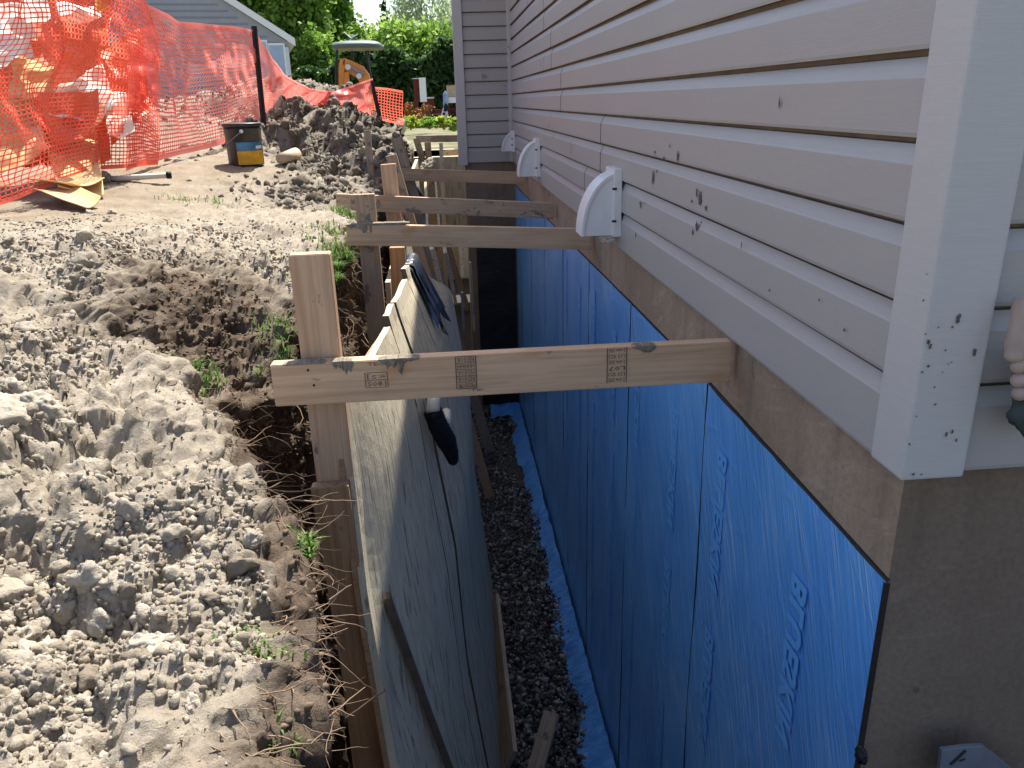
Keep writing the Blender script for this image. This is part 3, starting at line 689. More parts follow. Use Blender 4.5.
# nails and stamps on the first brace
NB=[]
for px,py in ((308,370),(314,385)):
    b=MB(); q=atY(px,py,1.682); b.tube([(q.x,1.684,q.z),(q.x,1.679,q.z)],.0028,8); NB.append(b)
def partof(o,par):
    mw=o.matrix_world.copy(); o.parent=par; o.matrix_parent_inverse=par.matrix_world.inverted(); return o
bpy.context.view_layer.update()
for b in NB: partof(b.build('nail',M_bar),b1)
def crust(x0,x1,zc,zw,Y,seed,par,top=True,dz=.03):
    rr=np.random.default_rng(seed); n=26; V=[];Fc=[]
    us=np.linspace(0,1,n+1)
    for k,u in enumerate(us):
        env=math.sin(math.pi*u)**.5*(.55+.45*rr.random()) if 0<u<1 else .05
        dn=zw*env*(.75+.35*math.sin(u*5+seed))*(.8+.3*rr.random()); x=x0+(x1-x0)*u
        t=.003+.004*rr.random()
        V+=[(x,Y+.034*(.4+.6*env),zc+.0015),(x,Y+.012,zc+t*env+.002),(x,Y-t*env-.001,zc+t*.6*env),(x+.002*rr.normal(),Y-t*env-.0012,zc-dn*.5),(x+.0015*rr.normal(),Y-.0006,zc-dn)]
    for k in range(n):
        for r in range(4): a=k*5+r; Fc.append((a,a+1,a+6,a+5))
    o=link('mud_crust',mesh(V,Fc),flat('grey_mud_crust',(.25,.215,.17),.95,.05,.3,70) if seed==1 else bpy.data.materials['grey_mud_crust'],smooth=False); partof(o,par)
zt=-.586+.049
ax_=lambda x,y=360:atY(x,y,1.682).x
crust(ax_(378),ax_(420),zt,.030,1.682,1,b1); crust(ax_(282),ax_(325),zt,.008,1.682,2,b1); crust(ax_(331),ax_(352),zt,.055,1.682,3,b1); crust(ax_(632),ax_(655),zt,.022,1.682,4,b1); crust(ax_(395),ax_(405),zt,.045,1.682,5,b1)
crust(-.44,-.16,-.500,.07,3.541,6,b2); crust(-.30,-.22,-.500,.085,3.541,7,b2)
M_ink=NM('stamp_ink',.8,(.10,.07,.06),.1).m
M_ink2=NM('faded_stamp_ink',.8,(.22,.14,.10),.1).m
def stamp(lines,x0,x1,y0,y1,box=True,flip=True,mat=M_ink,Y=1.6795,name='grade_stamp'):
    a=atY(x0,y1,Y); c=atY(x1,y0,Y); w=c.x-a.x; h=c.z-a.z; B=MB()
    V=[];Fs=[]
    n=len(lines)
    for i,s in enumerate(lines):
        if not s: continue
        cu=bpy.data.curves.new('t','FONT'); cu.body=s; cu.size=1; cu.resolution_u=1
        t=bpy.data.objects.new('t',cu); COL.objects.link(t); bpy.context.view_layer.update(); me=bpy.data.meshes.new_from_object(t); bpy.data.objects.remove(t)
        A=np.array([v.co[:] for v in me.vertices])
        if not len(A): continue
        A=(A-A.min(0))/np.maximum(A.max(0)-A.min(0),1e-6)
        if flip: A=1-A
        rh=h/n; zz=c.z-(i+1)*rh+rh*.16+A[:,1]*rh*.68; xx=a.x+w*.08+A[:,0]*w*.84
        k=len(V); V+=[(x,Y,z) for x,z in zip(xx,zz)]; Fs+=[tuple(k+j for j in p.vertices) for p in me.polygons]
    B.v=V;B.f=Fs
    if box:
        t=.0009
        for xx in (a.x,c.x): B.quad((xx-t,Y,a.z),(xx+t,Y,a.z),(xx+t,Y,c.z),(xx-t,Y,c.z))
        if box!='sides':
            for i in range(n+1):
                zz=a.z+h*i/n; B.quad((a.x,Y,zz-t*.7),(c.x,Y,zz-t*.7),(c.x,Y,zz+t*.7),(a.x,Y,zz+t*.7))
    me=mesh(B.v,B.f); o=link(name,me,mat); partof(o,b1)
stamp(['REDEOR','HHHHH','PEDEOR','REDEOR','PEDEOR'],457,475.5,356,389,True,True)
stamp(['2 w/w 2HS','L13 V21','2 w/w 2HS','L07','L13 V21','2 w/w 2HS'],607,627,347,383.5,'sides',True)
stamp(['TEO'],366,387,361,367,False,False,M_ink2)
stamp(['<S]','180S'],366,387,372,388,True,True,M_ink2)
# ================================================================ FORM BOARDS
def surfX(Y,z):
    w=(1-math.exp(-(Y-1.75)/.8))/(1-math.exp(-2.8)) if Y>1.75 else 0
    w=min(1.15,w)
    xn=np.interp(-z,[0,.65,1.14,1.6,2.0,2.4,3.0],[-.275,-.258,-.243,-.205,-.16,-.11,-.02])
    xf=np.interp(-z,[0,.62,.9,1.5,2.0,2.76,3.0],[-.24,-.12,0.0,.08,.09,.16,.18])
    return xn*(1-w)+xf*w
def form(Y0,Y1,zt0,zt1,label,off=0,th=.018,zb=-2.98,mat=M_form,shear=0,name='form_board'):
    ny=max(3,int((Y1-Y0)/.05)); nz=50; V=[]
    for s in (0,1):
        for r in range(nz+1):
            for c in range(ny+1):
                t=c/ny; zt=zt0+(zt1-zt0)*t; zz=zt+(zb-zt)*r/nz; yy=Y0+(Y1-Y0)*t-(.16*(-.65-zz)*(1-t) if Y0<2 else 0)
                x=surfX(yy,zz)+off-(th if s else 0)
                if r==0: yy+=0; zz-=.01*(.5-.5*math.cos(t*9))*.6
                V.append((x,yy,zz))
    n=(nz+1)*(ny+1); Fq=[]; g_=gridfaces(nz+1,ny+1); Fq+=[tuple(q) for q in g_]; Fq+=[tuple(n+i for i in q[::-1]) for q in g_]
    W_=ny+1
    for c in range(ny): Fq.append((c,n+c,n+c+1,c+1)); d=nz*W_; Fq.append((d+c,d+c+1,n+d+c+1,n+d+c))
    ne=len(Fq)
    for r in range(nz):
        a=r*W_; Fq.append((a,a+W_,n+a+W_,n+a)); a=r*W_+ny; Fq.append((a,n+a,n+a+W_,a+W_))
    V=np.array(V); V[:,0]+=.004*vnoise(V,2.0,3)
    o=link(name,mesh(V,Fq),[mat,M_edge if Y0>2 else mat]); o.data.polygons.foreach_set('material_index',[0]*ne+[1]*(len(Fq)-ne)); tag(o,label,'form board','cement coated form boards lining the trench'); return o
form(1.75,2.30,-.65,-.625,'nearest wide cement coated form board, its edge facing the camera')
form(1.742,2.25,-.648,-.64,'thin brown edged form board just behind the nearest wide one',off=-.0185,th=.012,mat=M_brown)
form(2.308,2.44,-.60,-.59,'narrow form board between the nearest wide board and the dark gap',off=.0)
form(2.475,2.85,-.60,-.60,'form board right of the dark gap',off=0)
form(2.858,3.29,-.57,-.60,'fourth form board, lit at its top left of the rolled black sheet',off=.0)
form(3.298,4.10,-.66,-.95,'far form board in shade with the black drain pipe before it',off=.0)
# dim far boards beyond
def plank(p0,p1,w,label,mat=M_old,t=.02,up=(0,1,0),name='plank',cat='plank',group='loose planks in the trench'): return board(name,p0,p1,w,t,mat,up=up,label=label,cat=cat,group=group)
plank(atY(444,246,4.5),atY(455,298,4.9),.10,'pale pointed plank hanging down behind the second brace',M_form)
plank(atY(462,246,5.3),atY(463,275,5.3),.11,'short mud spattered plank beside the dark return wall',M_form)
plank(atY(470,262,6.2),atY(474,330,6.2),.05,'slim grey plank standing by the black return wall',M_old)
plank(atY(462,292,6.0),atY(464,330,6.0),.035,'thin bluish steel bar leaning in the dark part of the trench',M_steel)
plank(atY(426,187,6.8),atY(428,245,6.0),.10,'cream plank between the second and third brace',M_form)
plank(atY(436,187,7.2),atY(441,245,6.6),.12,'grey plank right of the cream plank beneath the fourth brace',M_form)
plank(atY(452,188,7.6),atY(452,240,7.5),.10,'weathered plank standing at the end of the black return wall',M_old)
plank(atY(430,240,4.2),atY(456,345,4.6),.16,'long shaded board sloping behind the rolled black sheet',M_form)
plank(atY(440,155,13.0),atY(459,152,13.0),.10,'level rail at the far end of the trench',M_pinem,up=(0,0,1))
# far concrete slab / pale formwork face beyond the corner
b=MB(); b.box((-.60,12.6,-1.9),(FX-.01,12.75,-.80)); tag(b.build('formwork_sheet',M_form,bevel=.01),'pale crusted form panel closing the far end of the trench','formwork')
b=MB(); b.box((-.38,8.2,-3.0),(-.34,11.5,-.75)); tag(b.build('formwork_sheet',M_form,bevel=.004),'grey form panel along the far bank beyond the fourth brace','formwork')
b=MB(); b.box((-.36,4.4,-3.0),(-.33,7.6,-.95)); tag(b.build('formwork_sheet',M_form,bevel=.004),'shaded form panel under the third and fourth braces','formwork')
b=MB()
# stick leaning on the near form board
q0=atZ(552,712,-2.72);q1=atZ(530,790,-2.95)
board('scrap_lumber',q0,q1,.075,.03,M_old,up=(1,0,.4),label='short grey scrap of lumber standing at the bottom on the gravel',cat='scrap wood')
q0=atZ(486,640,-2.75);q1=atY(498,800,2.6)
board('scrap_board',(.135,3.75,-2.72),(.14,2.75,-2.86),.26,.022,M_old,up=(.35,0,1),label='crusty edged scrap board lying at the foot of the form boards',cat='scrap wood')
q=atY(493,790,2.55)
b=MB(); b.prism([(-.075,-.2),(.06,-.2),(.085,.04),(.045,.10),(-.06,.075)],-.02,.02,1)
o=b.build('clay_tile',M_rust,bevel=.004,mw=Matrix.Translation((q.x,q.y,q.z))@Matrix.Rotation(.25,4,'X')); tag(o,'broken dark red brown tile piece at the bottom of the trench','broken tile')
# ---- rolled sheet over the board tops
b=MB()
for layer,(off,y0,y1,zb_) in enumerate(((.008,2.98,3.30,-.84),(.016,3.0,3.26,-.77))):
    nj=24; prof_n=16
    n0=len(b.v)
    for jj in range(nj+1):
        yy=y0+(y1-y0)*jj/nj; wv=.010*math.sin(jj*.9+layer)+.006*math.sin(jj*2.1)
        zt_=-.612+.006*layer; xt=surfX(yy,-.62)
        for r in range(prof_n+1):
            if r<6: a=math.pi*(1-r/5.); b.v.append((xt-.009+(off+.010)*math.cos(a),yy,zt_+(.014+off*.4)*math.sin(a)+wv*.4))
            else:
                t=(r-5)/(prof_n-5); zz=zt_+(zb_+.06*math.sin(jj*.5)-zt_)*t; b.v.append((surfX(yy,zz)+off+.004+wv*t,yy+.05*t*math.sin(jj*.4),zz))
    k=prof_n+1
    for jj in range(nj):
        for r in range(k-1): a=n0+jj*k+r; b.f.append((a,a+1,a+k+1,a+k))
o=b.build('rolled_sheet',flat('silver_black_sheet',(.05,.06,.075),.22,.8,.5,5),smooth=True); tag(o,'folded black plastic sheet draped over the form board tops behind the first brace','plastic sheet')
def onform(px,py,off):
    Y=1.6
    while Y<7:
        q=atY(px,py,Y)
        if q.x<surfX(Y,q.z)+off and q.z>-3.2: return q
        Y+=.01
    return atY(px,py,3.4)
stk=board('leaning_stake',onform(386,596,.02),onform(452,774,.03),.026,.018,flat('rusty_dark_wood',(.13,.095,.07),.8,.2,.3,20),up=(0,1,0),label='slim dark stick leaning against the nearest form board',cat='stick')
# ---- drain pipe: black corrugated with white stub
dp=empty('drain_pipe',tuple(atY(445,440,3.4)),'black corrugated drain pipe with a grey stub end in the shaded trench','pipe')
pp=[onform(433,412,.04),onform(438,425,.045),onform(446,440,.05),onform(451,452,.05),onform(454,464,.05)]
pts_=[];rs=[]
for i in range(len(pp)-1):
    for k in range(12):
        t=k/12; pts_.append(pp[i].lerp(pp[i+1],t)); rs.append(.027+(.005 if k%3==0 else 0)+.006*(i/4)-(.02*((i-2)+t)/2 if i>=2 else 0))
b=MB(); b.tube(pts_,rs,14); b.build('corrugated_hose',M_tarp,dp,smooth=True)
b=MB(); b.tube([onform(434,394,.04),pp[0]],.022,16); b.build('stub',M_pvc,dp,smooth=True)
b=MB(); b.tube([onform(446,411,.03),onform(447,426,.035)],.016,12); o=b.build('pipe_offcut',M_pvc,smooth=True); tag(o,'small pale pipe offcut beside the black drain pipe','pipe')
b=MB(); b.tube([atY(417,187,6.7),atY(423,200,6.7),atY(424,215,6.7),atY(418,222,6.7)],.018,8); tag(b.build('hose',M_tarp,smooth=True),'thin black hose loop hanging under the fourth brace','hose')
lump('stone',atY(430,172,10.5),.16,'pale round boulder at the far trench edge past the fourth brace',mat=M_clod,seed=9)['category']='stone'
# metal plate bottom right
a=atY(972,775,.93); q=[(940,748),(963,745),(982,744),(1012,768),(1024,790),(935,790)]
b=MB(); poly=[(atY(x,y,.95).x,atY(x,y,.95).z) for x,y in q]; b.prism(poly,.945,.953,1)
mp=b.build('steel_plate',M_steel,bevel=.001); tag(mp,'slotted grey steel plate propped against the foundation at the bottom right','steel plate')
b=MB(); p0=atY(951,765,.943);p1=atY(966,751,.943); b.tube([(p0.x,.944,p0.z),(p1.x,.944,p1.z)],.0026,6); b.build('slot',M_bar,mp)
b=MB(); b.tube([(atY(960,768,.94).x,.9445,atY(960,763,.94).z),(atY(966,764,.94).x,.9445,atY(966,761,.94).z)],.002,6); b.build('slot',M_bar,mp)
# ---- glove
gl=empty('work_glove',tuple(atY(1030,400,.93)),'pale work glove with dark green cuff against the siding at the right edge','glove')
M_glv=flat('pale_glove_cloth',(.42,.33,.28),.8,.2,.15,25); M_gcuff=flat('green_glove_cuff',(.055,.075,.07),.8,.2,.3,25)
def skinned(name,pts,rad,mat,par):
    b=MB(); P_=[];R__=[]
    for i in range(len(pts)-1):
        for k in range(8):
            t=k/8; P_.append(Vector(pts[i]).lerp(Vector(pts[i+1]),t)); R__.append((rad[i]*(1-t)+rad[i+1]*t)*(1+.06*math.sin((i+t)*6.28)))
    P_.append(Vector(pts[-1])); R__.append(rad[-1]*.5); b.tube(P_,R__,14); return b.build(name,mat,par,smooth=True)
K=.93
for i,(x,y0_,y1_) in enumerate(((1012,318,342),(1010,364,364),(1011,379,380),(1013,393,394))):
    pass
skinned('finger',[atY(1030,300,K),atY(1019,335,K-.005),atY(1013,362,K-.01)],[.018,.015,.012],M_glv,gl)
for yy,xx in ((366,1013),(380,1013),(393,1014)):
    skinned('finger',[atY(1052,yy-3,K+.01),atY(1030,yy-2,K-.012),atY(xx+6,yy,K-.014),atY(xx+4,yy+2,K-.004)],[.011,.0105,.010,.008],M_glv,gl)
V,Fc=ico(4); V=V*(1+.1*fbm(V,1.5,3,4))[:,None]*np.array([.035,.018,.045]); q=atY(1048,370,K+.005); link('palm',npmesh(V+np.array(q),Fc),M_glv,gl,smooth=True)
V,Fc=ico(4); V=V*(1+.22*fbm(V,1.6,4,8))[:,None]*np.array([.040,.02,.036]); q=atY(1040,412,K); link('cuff',npmesh(V+np.array(q),Fc),M_gcuff,gl,smooth=True)

# ================================================================ NETTING FENCE
def netsurf(cols,name,label,cell=.03,wd=.0042,seed=0,bulge=.05,mat=None):
    """cols: (top point, bottom point) pairs along the run"""
    T=[Vector(c[0]) for c in cols];B_=[Vector(c[1]) for c in cols]
    L=[0]
    for i in range(len(T)-1): L.append(L[-1]+((T[i+1]-T[i]).length+(B_[i+1]-B_[i]).length)/2)
    nu=int(L[-1]/cell); Hh=sum((a-b).length for a,b in zip(T,B_))/len(T); nv=int(Hh/(cell*.85))
    us=np.linspace(0,L[-1],nu+1)
    def ip(A):
        A=np.array([a[:] for a in A]); return np.stack([np.interp(us,L,A[:,k]) for k in range(3)],1)
    Tt=ip(T);Bb=ip(B_)
    # smooth along the run
    for A in (Tt,Bb):
        for _ in range(3): A[1:-1]=(A[:-2]+2*A[1:-1]+A[2:])/4
    G_=np.zeros((nu+1,nv+1,3))
    for j in range(nv+1):
        t=j/nv; G_[:,j]=Tt*(1-t)+Bb*t
    Q=G_.reshape(-1,3); f1=fbm(np.stack([Q[:,0]*1.2,Q[:,1],Q[:,2]*1.0],1),1.9,4,seed)
    vv=np.tile(np.linspace(0,1,nv+1),nu+1); env=np.sin(math.pi*np.clip(vv,0,1))*.8+.2
    Q=Q+np.stack([f1*bulge*.5,-np.abs(f1)*bulge*1.6+0*f1,f1*.25*bulge],1)*env[:,None]
    Q[:,0]+=.03*vnoise(Q,5,seed+4)*.5; G_=Q.reshape(nu+1,nv+1,3)
    V=[];Fq=[]
    def ribbon(line,side):
        n=len(V); 
        for i,(p,s) in enumerate(zip(line,side)):
            V.append(p-s);V.append(p+s)
        for i in range(len(line)-1): a=n+2*i; Fq.append((a,a+1,a+3,a+2))
    du=np.gradient(G_,axis=0); du/=np.linalg.norm(du,axis=2)[...,None]+1e-9; dv=np.gradient(G_,axis=1); dv/=np.linalg.norm(dv,axis=2)[...,None]+1e-9
    for j in range(nv+1): ribbon(G_[:,j],dv[:,j]*wd*(.5 if 0<j<nv else 1.6))
    for i in range(nu+1): ribbon(G_[i]+np.array([0,-.0008,0]),du[i]*wd*.5)
    return link(name,mesh(V,Fq),mat or M_net),label
def nf(cols,name,label,**k):
    o,_=netsurf([(atY(x,yt,Y),atY(x,yb,Yb)) for (x,yt,yb,Y,Yb) in cols],name,label,**k); return tag(o,label,'safety net','orange safety netting')
nf([(-260,-60,215,3.9,3.7),(-120,-60,212,4.2,3.9),(-30,-55,210,4.4,4.1),(20,-50,196,4.6,4.3),(60,-45,180,4.8,4.5),(95,-30,168,4.95,4.8),(130,-14,166,5.15,5.05),(142,-8,165,5.3,5.2),(160,40,163,5.5,5.4)],'safety_net','crumpled near stretch of orange safety net heaped over rubbish at the left',cell=.026,wd=.0076,seed=3,bulge=.16)
nf([(128,-14,168,5.2,5.15),(150,8,160,5.6,5.4),(180,25,152,6.0,5.8),(205,26,147,6.4,6.3),(230,29,140,6.7,6.7),(255,33,125,7.0,7.1),(264,48,112,7.2,7.4),(285,76,112,7.6,8.0),(310,90,118,8.2,8.7),(335,93,120,8.8,9.0),(356,86,118,9.0,9.2),(372,80,117,9.2,9.3)],'safety_net','long sagging stretch of orange safety net between the two black posts',cell=.024,wd=.0108,seed=8,bulge=.12,mat=M_net_glint)
nf([(373,88,116,9.25,9.3),(388,89,121,9.3,9.4),(403,92,124,9.4,9.5)],'safety_net','short flat end of orange safety net right of the far black post',cell=.034,wd=.008,seed=5,bulge=.03)
def steelpost(x0,y0,x1,y1,Y,label):
    b=MB(); a=atY(x0,y0,Y);c=atY(x1,y1,Y); d=(c-a).normalized(); e=a+d*((c-a).length+.4)
    ax=(e-a).normalized(); u=Vector((1,0,0)); u=(u-ax*u.dot(ax)).normalized(); v=u.cross(ax); M_=Matrix(((u.x,v.x,ax.x,a.x),(u.y,v.y,ax.y,a.y),(u.z,v.z,ax.z,a.z),(0,0,0,1)))
    L=(e-a).length; b.box((-.022,-.003,0),(.022,.003,L),M_); b.box((-.003,-.003,0),(.003,-.028,L),M_)
    for k in range(int(L/.06)): b.box((-.008,.003,.03+k*.06),(.008,.012,.045+k*.06),M_)
    return tag(b.build('fence_post',M_bar),label,'fence post','black steel fence posts')
steelpost(254,26,262,106,6.95,'taller black steel fence post holding up the sagging net')
steelpost(371,79,379,114,9.2,'far short black steel fence post below the excavator')
b=MB(); q=atY(100,-20,5.0); q2=atY(101,11,5.0); b.tube([q,q2],.028,12); o=b.build('yellow_tube',M_yel,smooth=True); tag(o,'yellow plastic tube end poking down at the top of the net heap','tube')
# ---- rubbish behind the near net
def crumple(name,corners,mat,label,cat,amp=.06,sc=3,seed=0,n=60,curl=0,th=.002,group=None):
    A,B_,C_,D=[np.array(c) for c in corners]; V=[]
    for i in range(n+1):
        for j in range(n+1):
            u=i/n;v=j/n; V.append(A*(1-u)*(1-v)+B_*u*(1-v)+C_*u*v+D*(1-u)*v)
    V=np.array(V); nrm=np.cross(B_-A,D-A); nrm/=np.linalg.norm(nrm)
    q=V*sc; r=fbm(V,sc,3,seed); r2=np.abs(fbm(V,sc*1.7,2,seed+9))
    uu=np.repeat(np.linspace(0,1,n+1),n+1); vv=np.tile(np.linspace(0,1,n+1),n+1)
    V=V+nrm*(amp*(r+.6*r2))[:,None]+nrm*(curl*(vv-.5)**2)[:,None]
    o=link(name,npmesh(V,gridfaces(n+1,n+1)),mat,smooth=True)
    md=o.modifiers.new('s','SOLIDIFY'); md.thickness=th
    return tag(o,label,cat,group)
def c4(*a): return [atY(*q) for q in a]
crumple('cardboard_sheet',c4((42,132,5.0),(98,140,5.05),(104,190,4.45),(58,184,4.35)),M_card,'tan cardboard sheet leaning out under the lower net edge','cardboard',amp=.03,sc=2,seed=2,th=.004)
crumple('cardboard_flap',c4((25,186,4.40),(72,190,4.35),(106,188,4.5),(100,183,4.75)),M_card,'bent cardboard flap jutting forward in the shade of the net','cardboard',amp=.02,sc=2,seed=5,curl=.12,th=.005)
crumple('cardboard_flap',c4((34,195,4.30),(84,212,4.02),(102,202,4.22),(70,190,4.5)),M_card,'pale curled cardboard tongue on the bare ground below the net','cardboard',amp=.008,sc=2,seed=6,curl=.10,th=.006)
GP='crumpled waste behind the near net'
for i,(cs,mt,lb) in enumerate([
 (((-60,-40,5.6),(110,-45,5.7),(105,150,5.1),(-60,190,4.8)),M_orange,'big crumpled orange plastic sheet behind the near net'),
 (((-8,12,5.3),(34,8,5.35),(36,62,4.95),(-6,66,4.9)),M_paper,'cream crumpled bag at the left edge behind the net'),
 (((20,-8,5.3),(48,-9,5.3),(44,12,4.95),(22,14,4.95)),M_paper,'small cream paper scrap near the top of the net heap'),
 (((54,-8,5.3),(97,-6,5.35),(94,18,4.95),(58,13,4.95)),M_bwhite,'whitish plastic scrap below the yellow tube'),
 (((44,72,5.2),(104,68,5.25),(116,108,4.88),(48,112,4.82)),M_paper,'white creased paper across the middle of the net heap'),
 (((10,52,5.2),(48,50,5.2),(50,86,4.85),(6,92,4.8)),M_card,'buff cardboard fold above the white creased paper'),
 (((36,90,4.85),(98,88,4.9),(92,132,4.75),(44,140,4.7)),M_orange,'orange plastic fold hanging over the cardboard'),
 (((-8,92,5.0),(30,90,5.05),(44,140,4.6),(-6,170,4.45)),M_card,'brown cardboard leaning at the lower left behind the net'),
 (((104,96,5.2),(126,92,5.25),(134,128,4.95),(108,134,4.9)),M_paper,'cream strip of paper inside the right end of the net heap'),
 (((100,50,5.35),(142,30,5.5),(150,110,5.25),(112,150,5.05)),M_orange,'orange plastic bundle at the right end of the net heap')]):
    crumple('waste_sheet',c4(*cs),mt,lb,'waste sheet',amp=.09,sc=3.2,seed=20+i,group=GP)
# ---- white pipe on the path
a=onbank(108,177,4.9);c=onbank(171,174,4.95); a.z=atY(112,179,4.9).z;c.z=atY(172,175,4.95).z
wp=empty('waste_pipe',tuple(a),'pale plastic pipe lying on the path below the net with a dark end','pipe')
b=MB(); b.tube([a,a.lerp(c,.93)],.017,14); b.build('pipe_body',M_pvc,wp,smooth=True)
b=MB(); b.tube([a.lerp(c,.93),c],.021,14); b.build('end_cap',M_tarp,wp,smooth=True)
lump('stone',atY(104,180,4.88),.05,'grey stone at the left end of the pale pipe',mat=M_dclod,seed=12)['category']='stone'
a=atY(280,159,5.9);c=atY(296,154,6.1)
b=MB(); b.tube([a,c],[.036,.046],16); tag(b.build('clay_pipe',M_terra,smooth=True),'short pale clay pipe piece lying on the spoil beside the bucket','pipe')
a=atY(318,231,4.1);c=atY(350,229,4.0)
b=MB(); b.tube([a,a.lerp(c,.5)+Vector((0,0,.01)),c],[.012,.015,.011],8); tag(b.build('branch',M_root,smooth=True),'bleached stick lying at the trench edge left of the second stake','stick')
# ---- bucket
Yb=5.75
bl=atY(231,165,Yb); br=atY(263,165,Yb); tl=atY(228,120,Yb); r0=(br.x-bl.x)/2*1.07; r1=(atY(265,122,Yb).x-tl.x)/2; hgt=tl.z-bl.z-.02
bk=empty('bucket',((bl.x+br.x)/2,Yb,bl.z),'dirty black bucket with a blue and yellow label on the bare ground','bucket')
cx=(bl.x+br.x)/2; cz=float(np.percentile(P2[((P2[:,0]-cx)**2+(P2[:,1]-Yb)**2<.02)&(isw<1),2],60)); bk.location.z=cz
M_bk=flat('dirty_black_plastic',(.03,.028,.028),.4,.5,.5,14)
def rad(z): return r0+(r1-r0)*z/hgt
b=MB(); b.lathe([(0,0),(r0,0),(r0+.002,.01),(rad(hgt*.86),hgt*.86),(rad(hgt*.86)+.006,hgt*.865),(rad(hgt*.88)+.006,hgt*.88),(rad(hgt*.88),hgt*.885),(r1,hgt-.006),(r1-.004,hgt),(r1-.012,hgt-.006),(r0-.01,.02),(0,.02)],(cx,Yb,cz),40); b.build('body',M_bk,bk,smooth=True)
b=MB(); b.lathe([(r1,hgt-.022),(r1+.008,hgt-.018),(r1+.009,hgt-.002),(r1+.001,hgt+.003),(r1-.008,hgt-.002)],(cx,Yb,cz),40); b.build('rim',M_bk,bk,smooth=True)
def band(z0,z1,a0,a1,mat,name):
    b=MB(); k=24
    for j in range(k+1):
        a=R_(a0+(a1-a0)*j/k)
        for z in (z0,z1): b.v.append((cx+(rad(z)+.0025)*math.cos(a),Yb+(rad(z)+.0025)*math.sin(a),cz+z))
    for j in range(k): b.f.append((2*j,2*j+2,2*j+3,2*j+1))
    return b.build(name,mat,bk,smooth=True)
band(hgt*.36,hgt*.56,-103,-12,flat('blue_label',(.07,.20,.36),.5,.4,.4,18),'blue_label')
band(hgt*.03,hgt*.355,-103,-8,flat('yellow_label',(.62,.33,.02),.5,.4,.35,18),'yellow_label')
band(hgt*.40,hgt*.47,-40,-12,M_bwhite,'white_tag')
b=MB(); a=R_(-80); ex=cx+(rad(hgt*.82)+.006)*math.cos(a); ey=Yb+(rad(hgt*.82)+.006)*math.sin(a)
b.tube([(ex,ey+.01,cz+hgt*.82),(ex,ey-.008,cz+hgt*.82)],.012,12); b.build('handle_ear',M_bwhite,bk)
b=MB(); hp=[]
for k in range(13):
    t=k/12; a=R_(-80-100*t); rr=rad(hgt*(.82-.38*math.sin(t*1.6)))+.012; hp.append((cx+rr*math.cos(a),Yb+rr*math.sin(a),cz+hgt*(.82-.38*math.sin(t*1.6))))
b.tube(hp,.003,6); b.build('handle',M_steel,bk,smooth=True)

# ================================================================ GRASS AND ROOTS
V=[];Fq=[]
def blade(p,h,lean,w=.0022):
    a=random.uniform(0,6.28); d=Vector((math.cos(a),math.sin(a),0)); s=Vector((-d.y,d.x,0))*w; n=len(V); p=Vector(p)
    m=p+d*lean*h*.35+Vector((0,0,h*.6)); e=p+d*lean*h+Vector((0,0,h*(.95-.3*lean)))
    V.extend([tuple(p-s),tuple(p+s),tuple(m+s*.8),tuple(m-s*.8),tuple(e)]); Fq.append((n,n+1,n+2,n+3)); Fq.append((n+3,n+2,n+4))
def tuft(x,y,Y,r,n,h,drop=0):
    p=atY(x,y,Y)
    for k in range(n):
        q=Vector((p.x+random.gauss(0,r),p.y+random.gauss(0,r),0))
        d=(P2[:,0]-q.x)**2+(P2[:,1]-q.y)**2+ (P2[:,2]-p.z)**2*.3; i_=int(np.argmin(d)); v=Vector(P2[i_]); blade(v,h*random.uniform(.5,1.2),random.uniform(.2,1.1))
for a in [(200,365,2.35,.03,110,.06),(190,385,2.2,.025,60,.05),(222,440,1.85,.018,35,.035),(320,530,1.3,.012,60,.04),(325,545,1.28,.012,40,.035),(240,650,1.0,.02,45,.022),(265,660,.97,.02,45,.025),(285,755,.8,.012,35,.022),(275,330,2.7,.04,70,.05),
          (345,255,3.6,.06,420,.07),(350,280,3.4,.05,300,.06),(335,245,3.9,.05,140,.05),(350,300,3.2,.03,90,.05),(180,205,4.6,.05,60,.03),(218,200,4.7,.06,60,.03),(345,215,4.3,.05,150,.06),(385,190,5.3,.06,160,.08),(378,215,4.6,.05,120,.06),(455,640,1.0,.01,0,.02),(285,345,2.6,.02,50,.05),(262,355,2.5,.015,20,.04)]:
    tuft(*a)
tag(link('grass',mesh(V,Fq),M_grass),kind='stuff')
b=MB()
def root(p,d,L,r,wig=.5):
    p=Vector(p);d=Vector(d).normalized(); q=[p.copy()]; n=max(4,int(L/.015))
    for k in range(n): d=(d+Vector((random.gauss(0,.22),random.gauss(0,.22),random.gauss(0,.22)-.04))*wig).normalized(); p=p+d*L/n; q.append(p.copy())
    b.tube(q,[r*(1-.75*i/len(q)) for i in range(len(q))],5,False)
bi=np.where((isw>0)&(P[:,1]>1.2)&(P[:,1]<2.6)&(P2[:,2]>-1.35)|((isw<1)&(dlip<.09)&(P[:,1]>.7)&(P[:,1]<2.4)))[0]
for k in range(900):
    v=P2[random.choice(bi)]; root(v,(random.uniform(.2,1),random.uniform(-.8,.8),random.uniform(-.9,.3)),random.choice((.02,.03,.04,.06,.12)),random.uniform(.0004,.0013),1)
bi2=np.where((isw>0)&(P[:,1]>2.6)&(P[:,1]<5)&(P2[:,2]>-1.5))[0]
for k in range(120):
    v=P2[random.choice(bi2)]; root(v,(random.uniform(.3,1),random.uniform(-.8,.5),random.uniform(-.9,.2)),random.uniform(.05,.25),random.uniform(.001,.003),1)
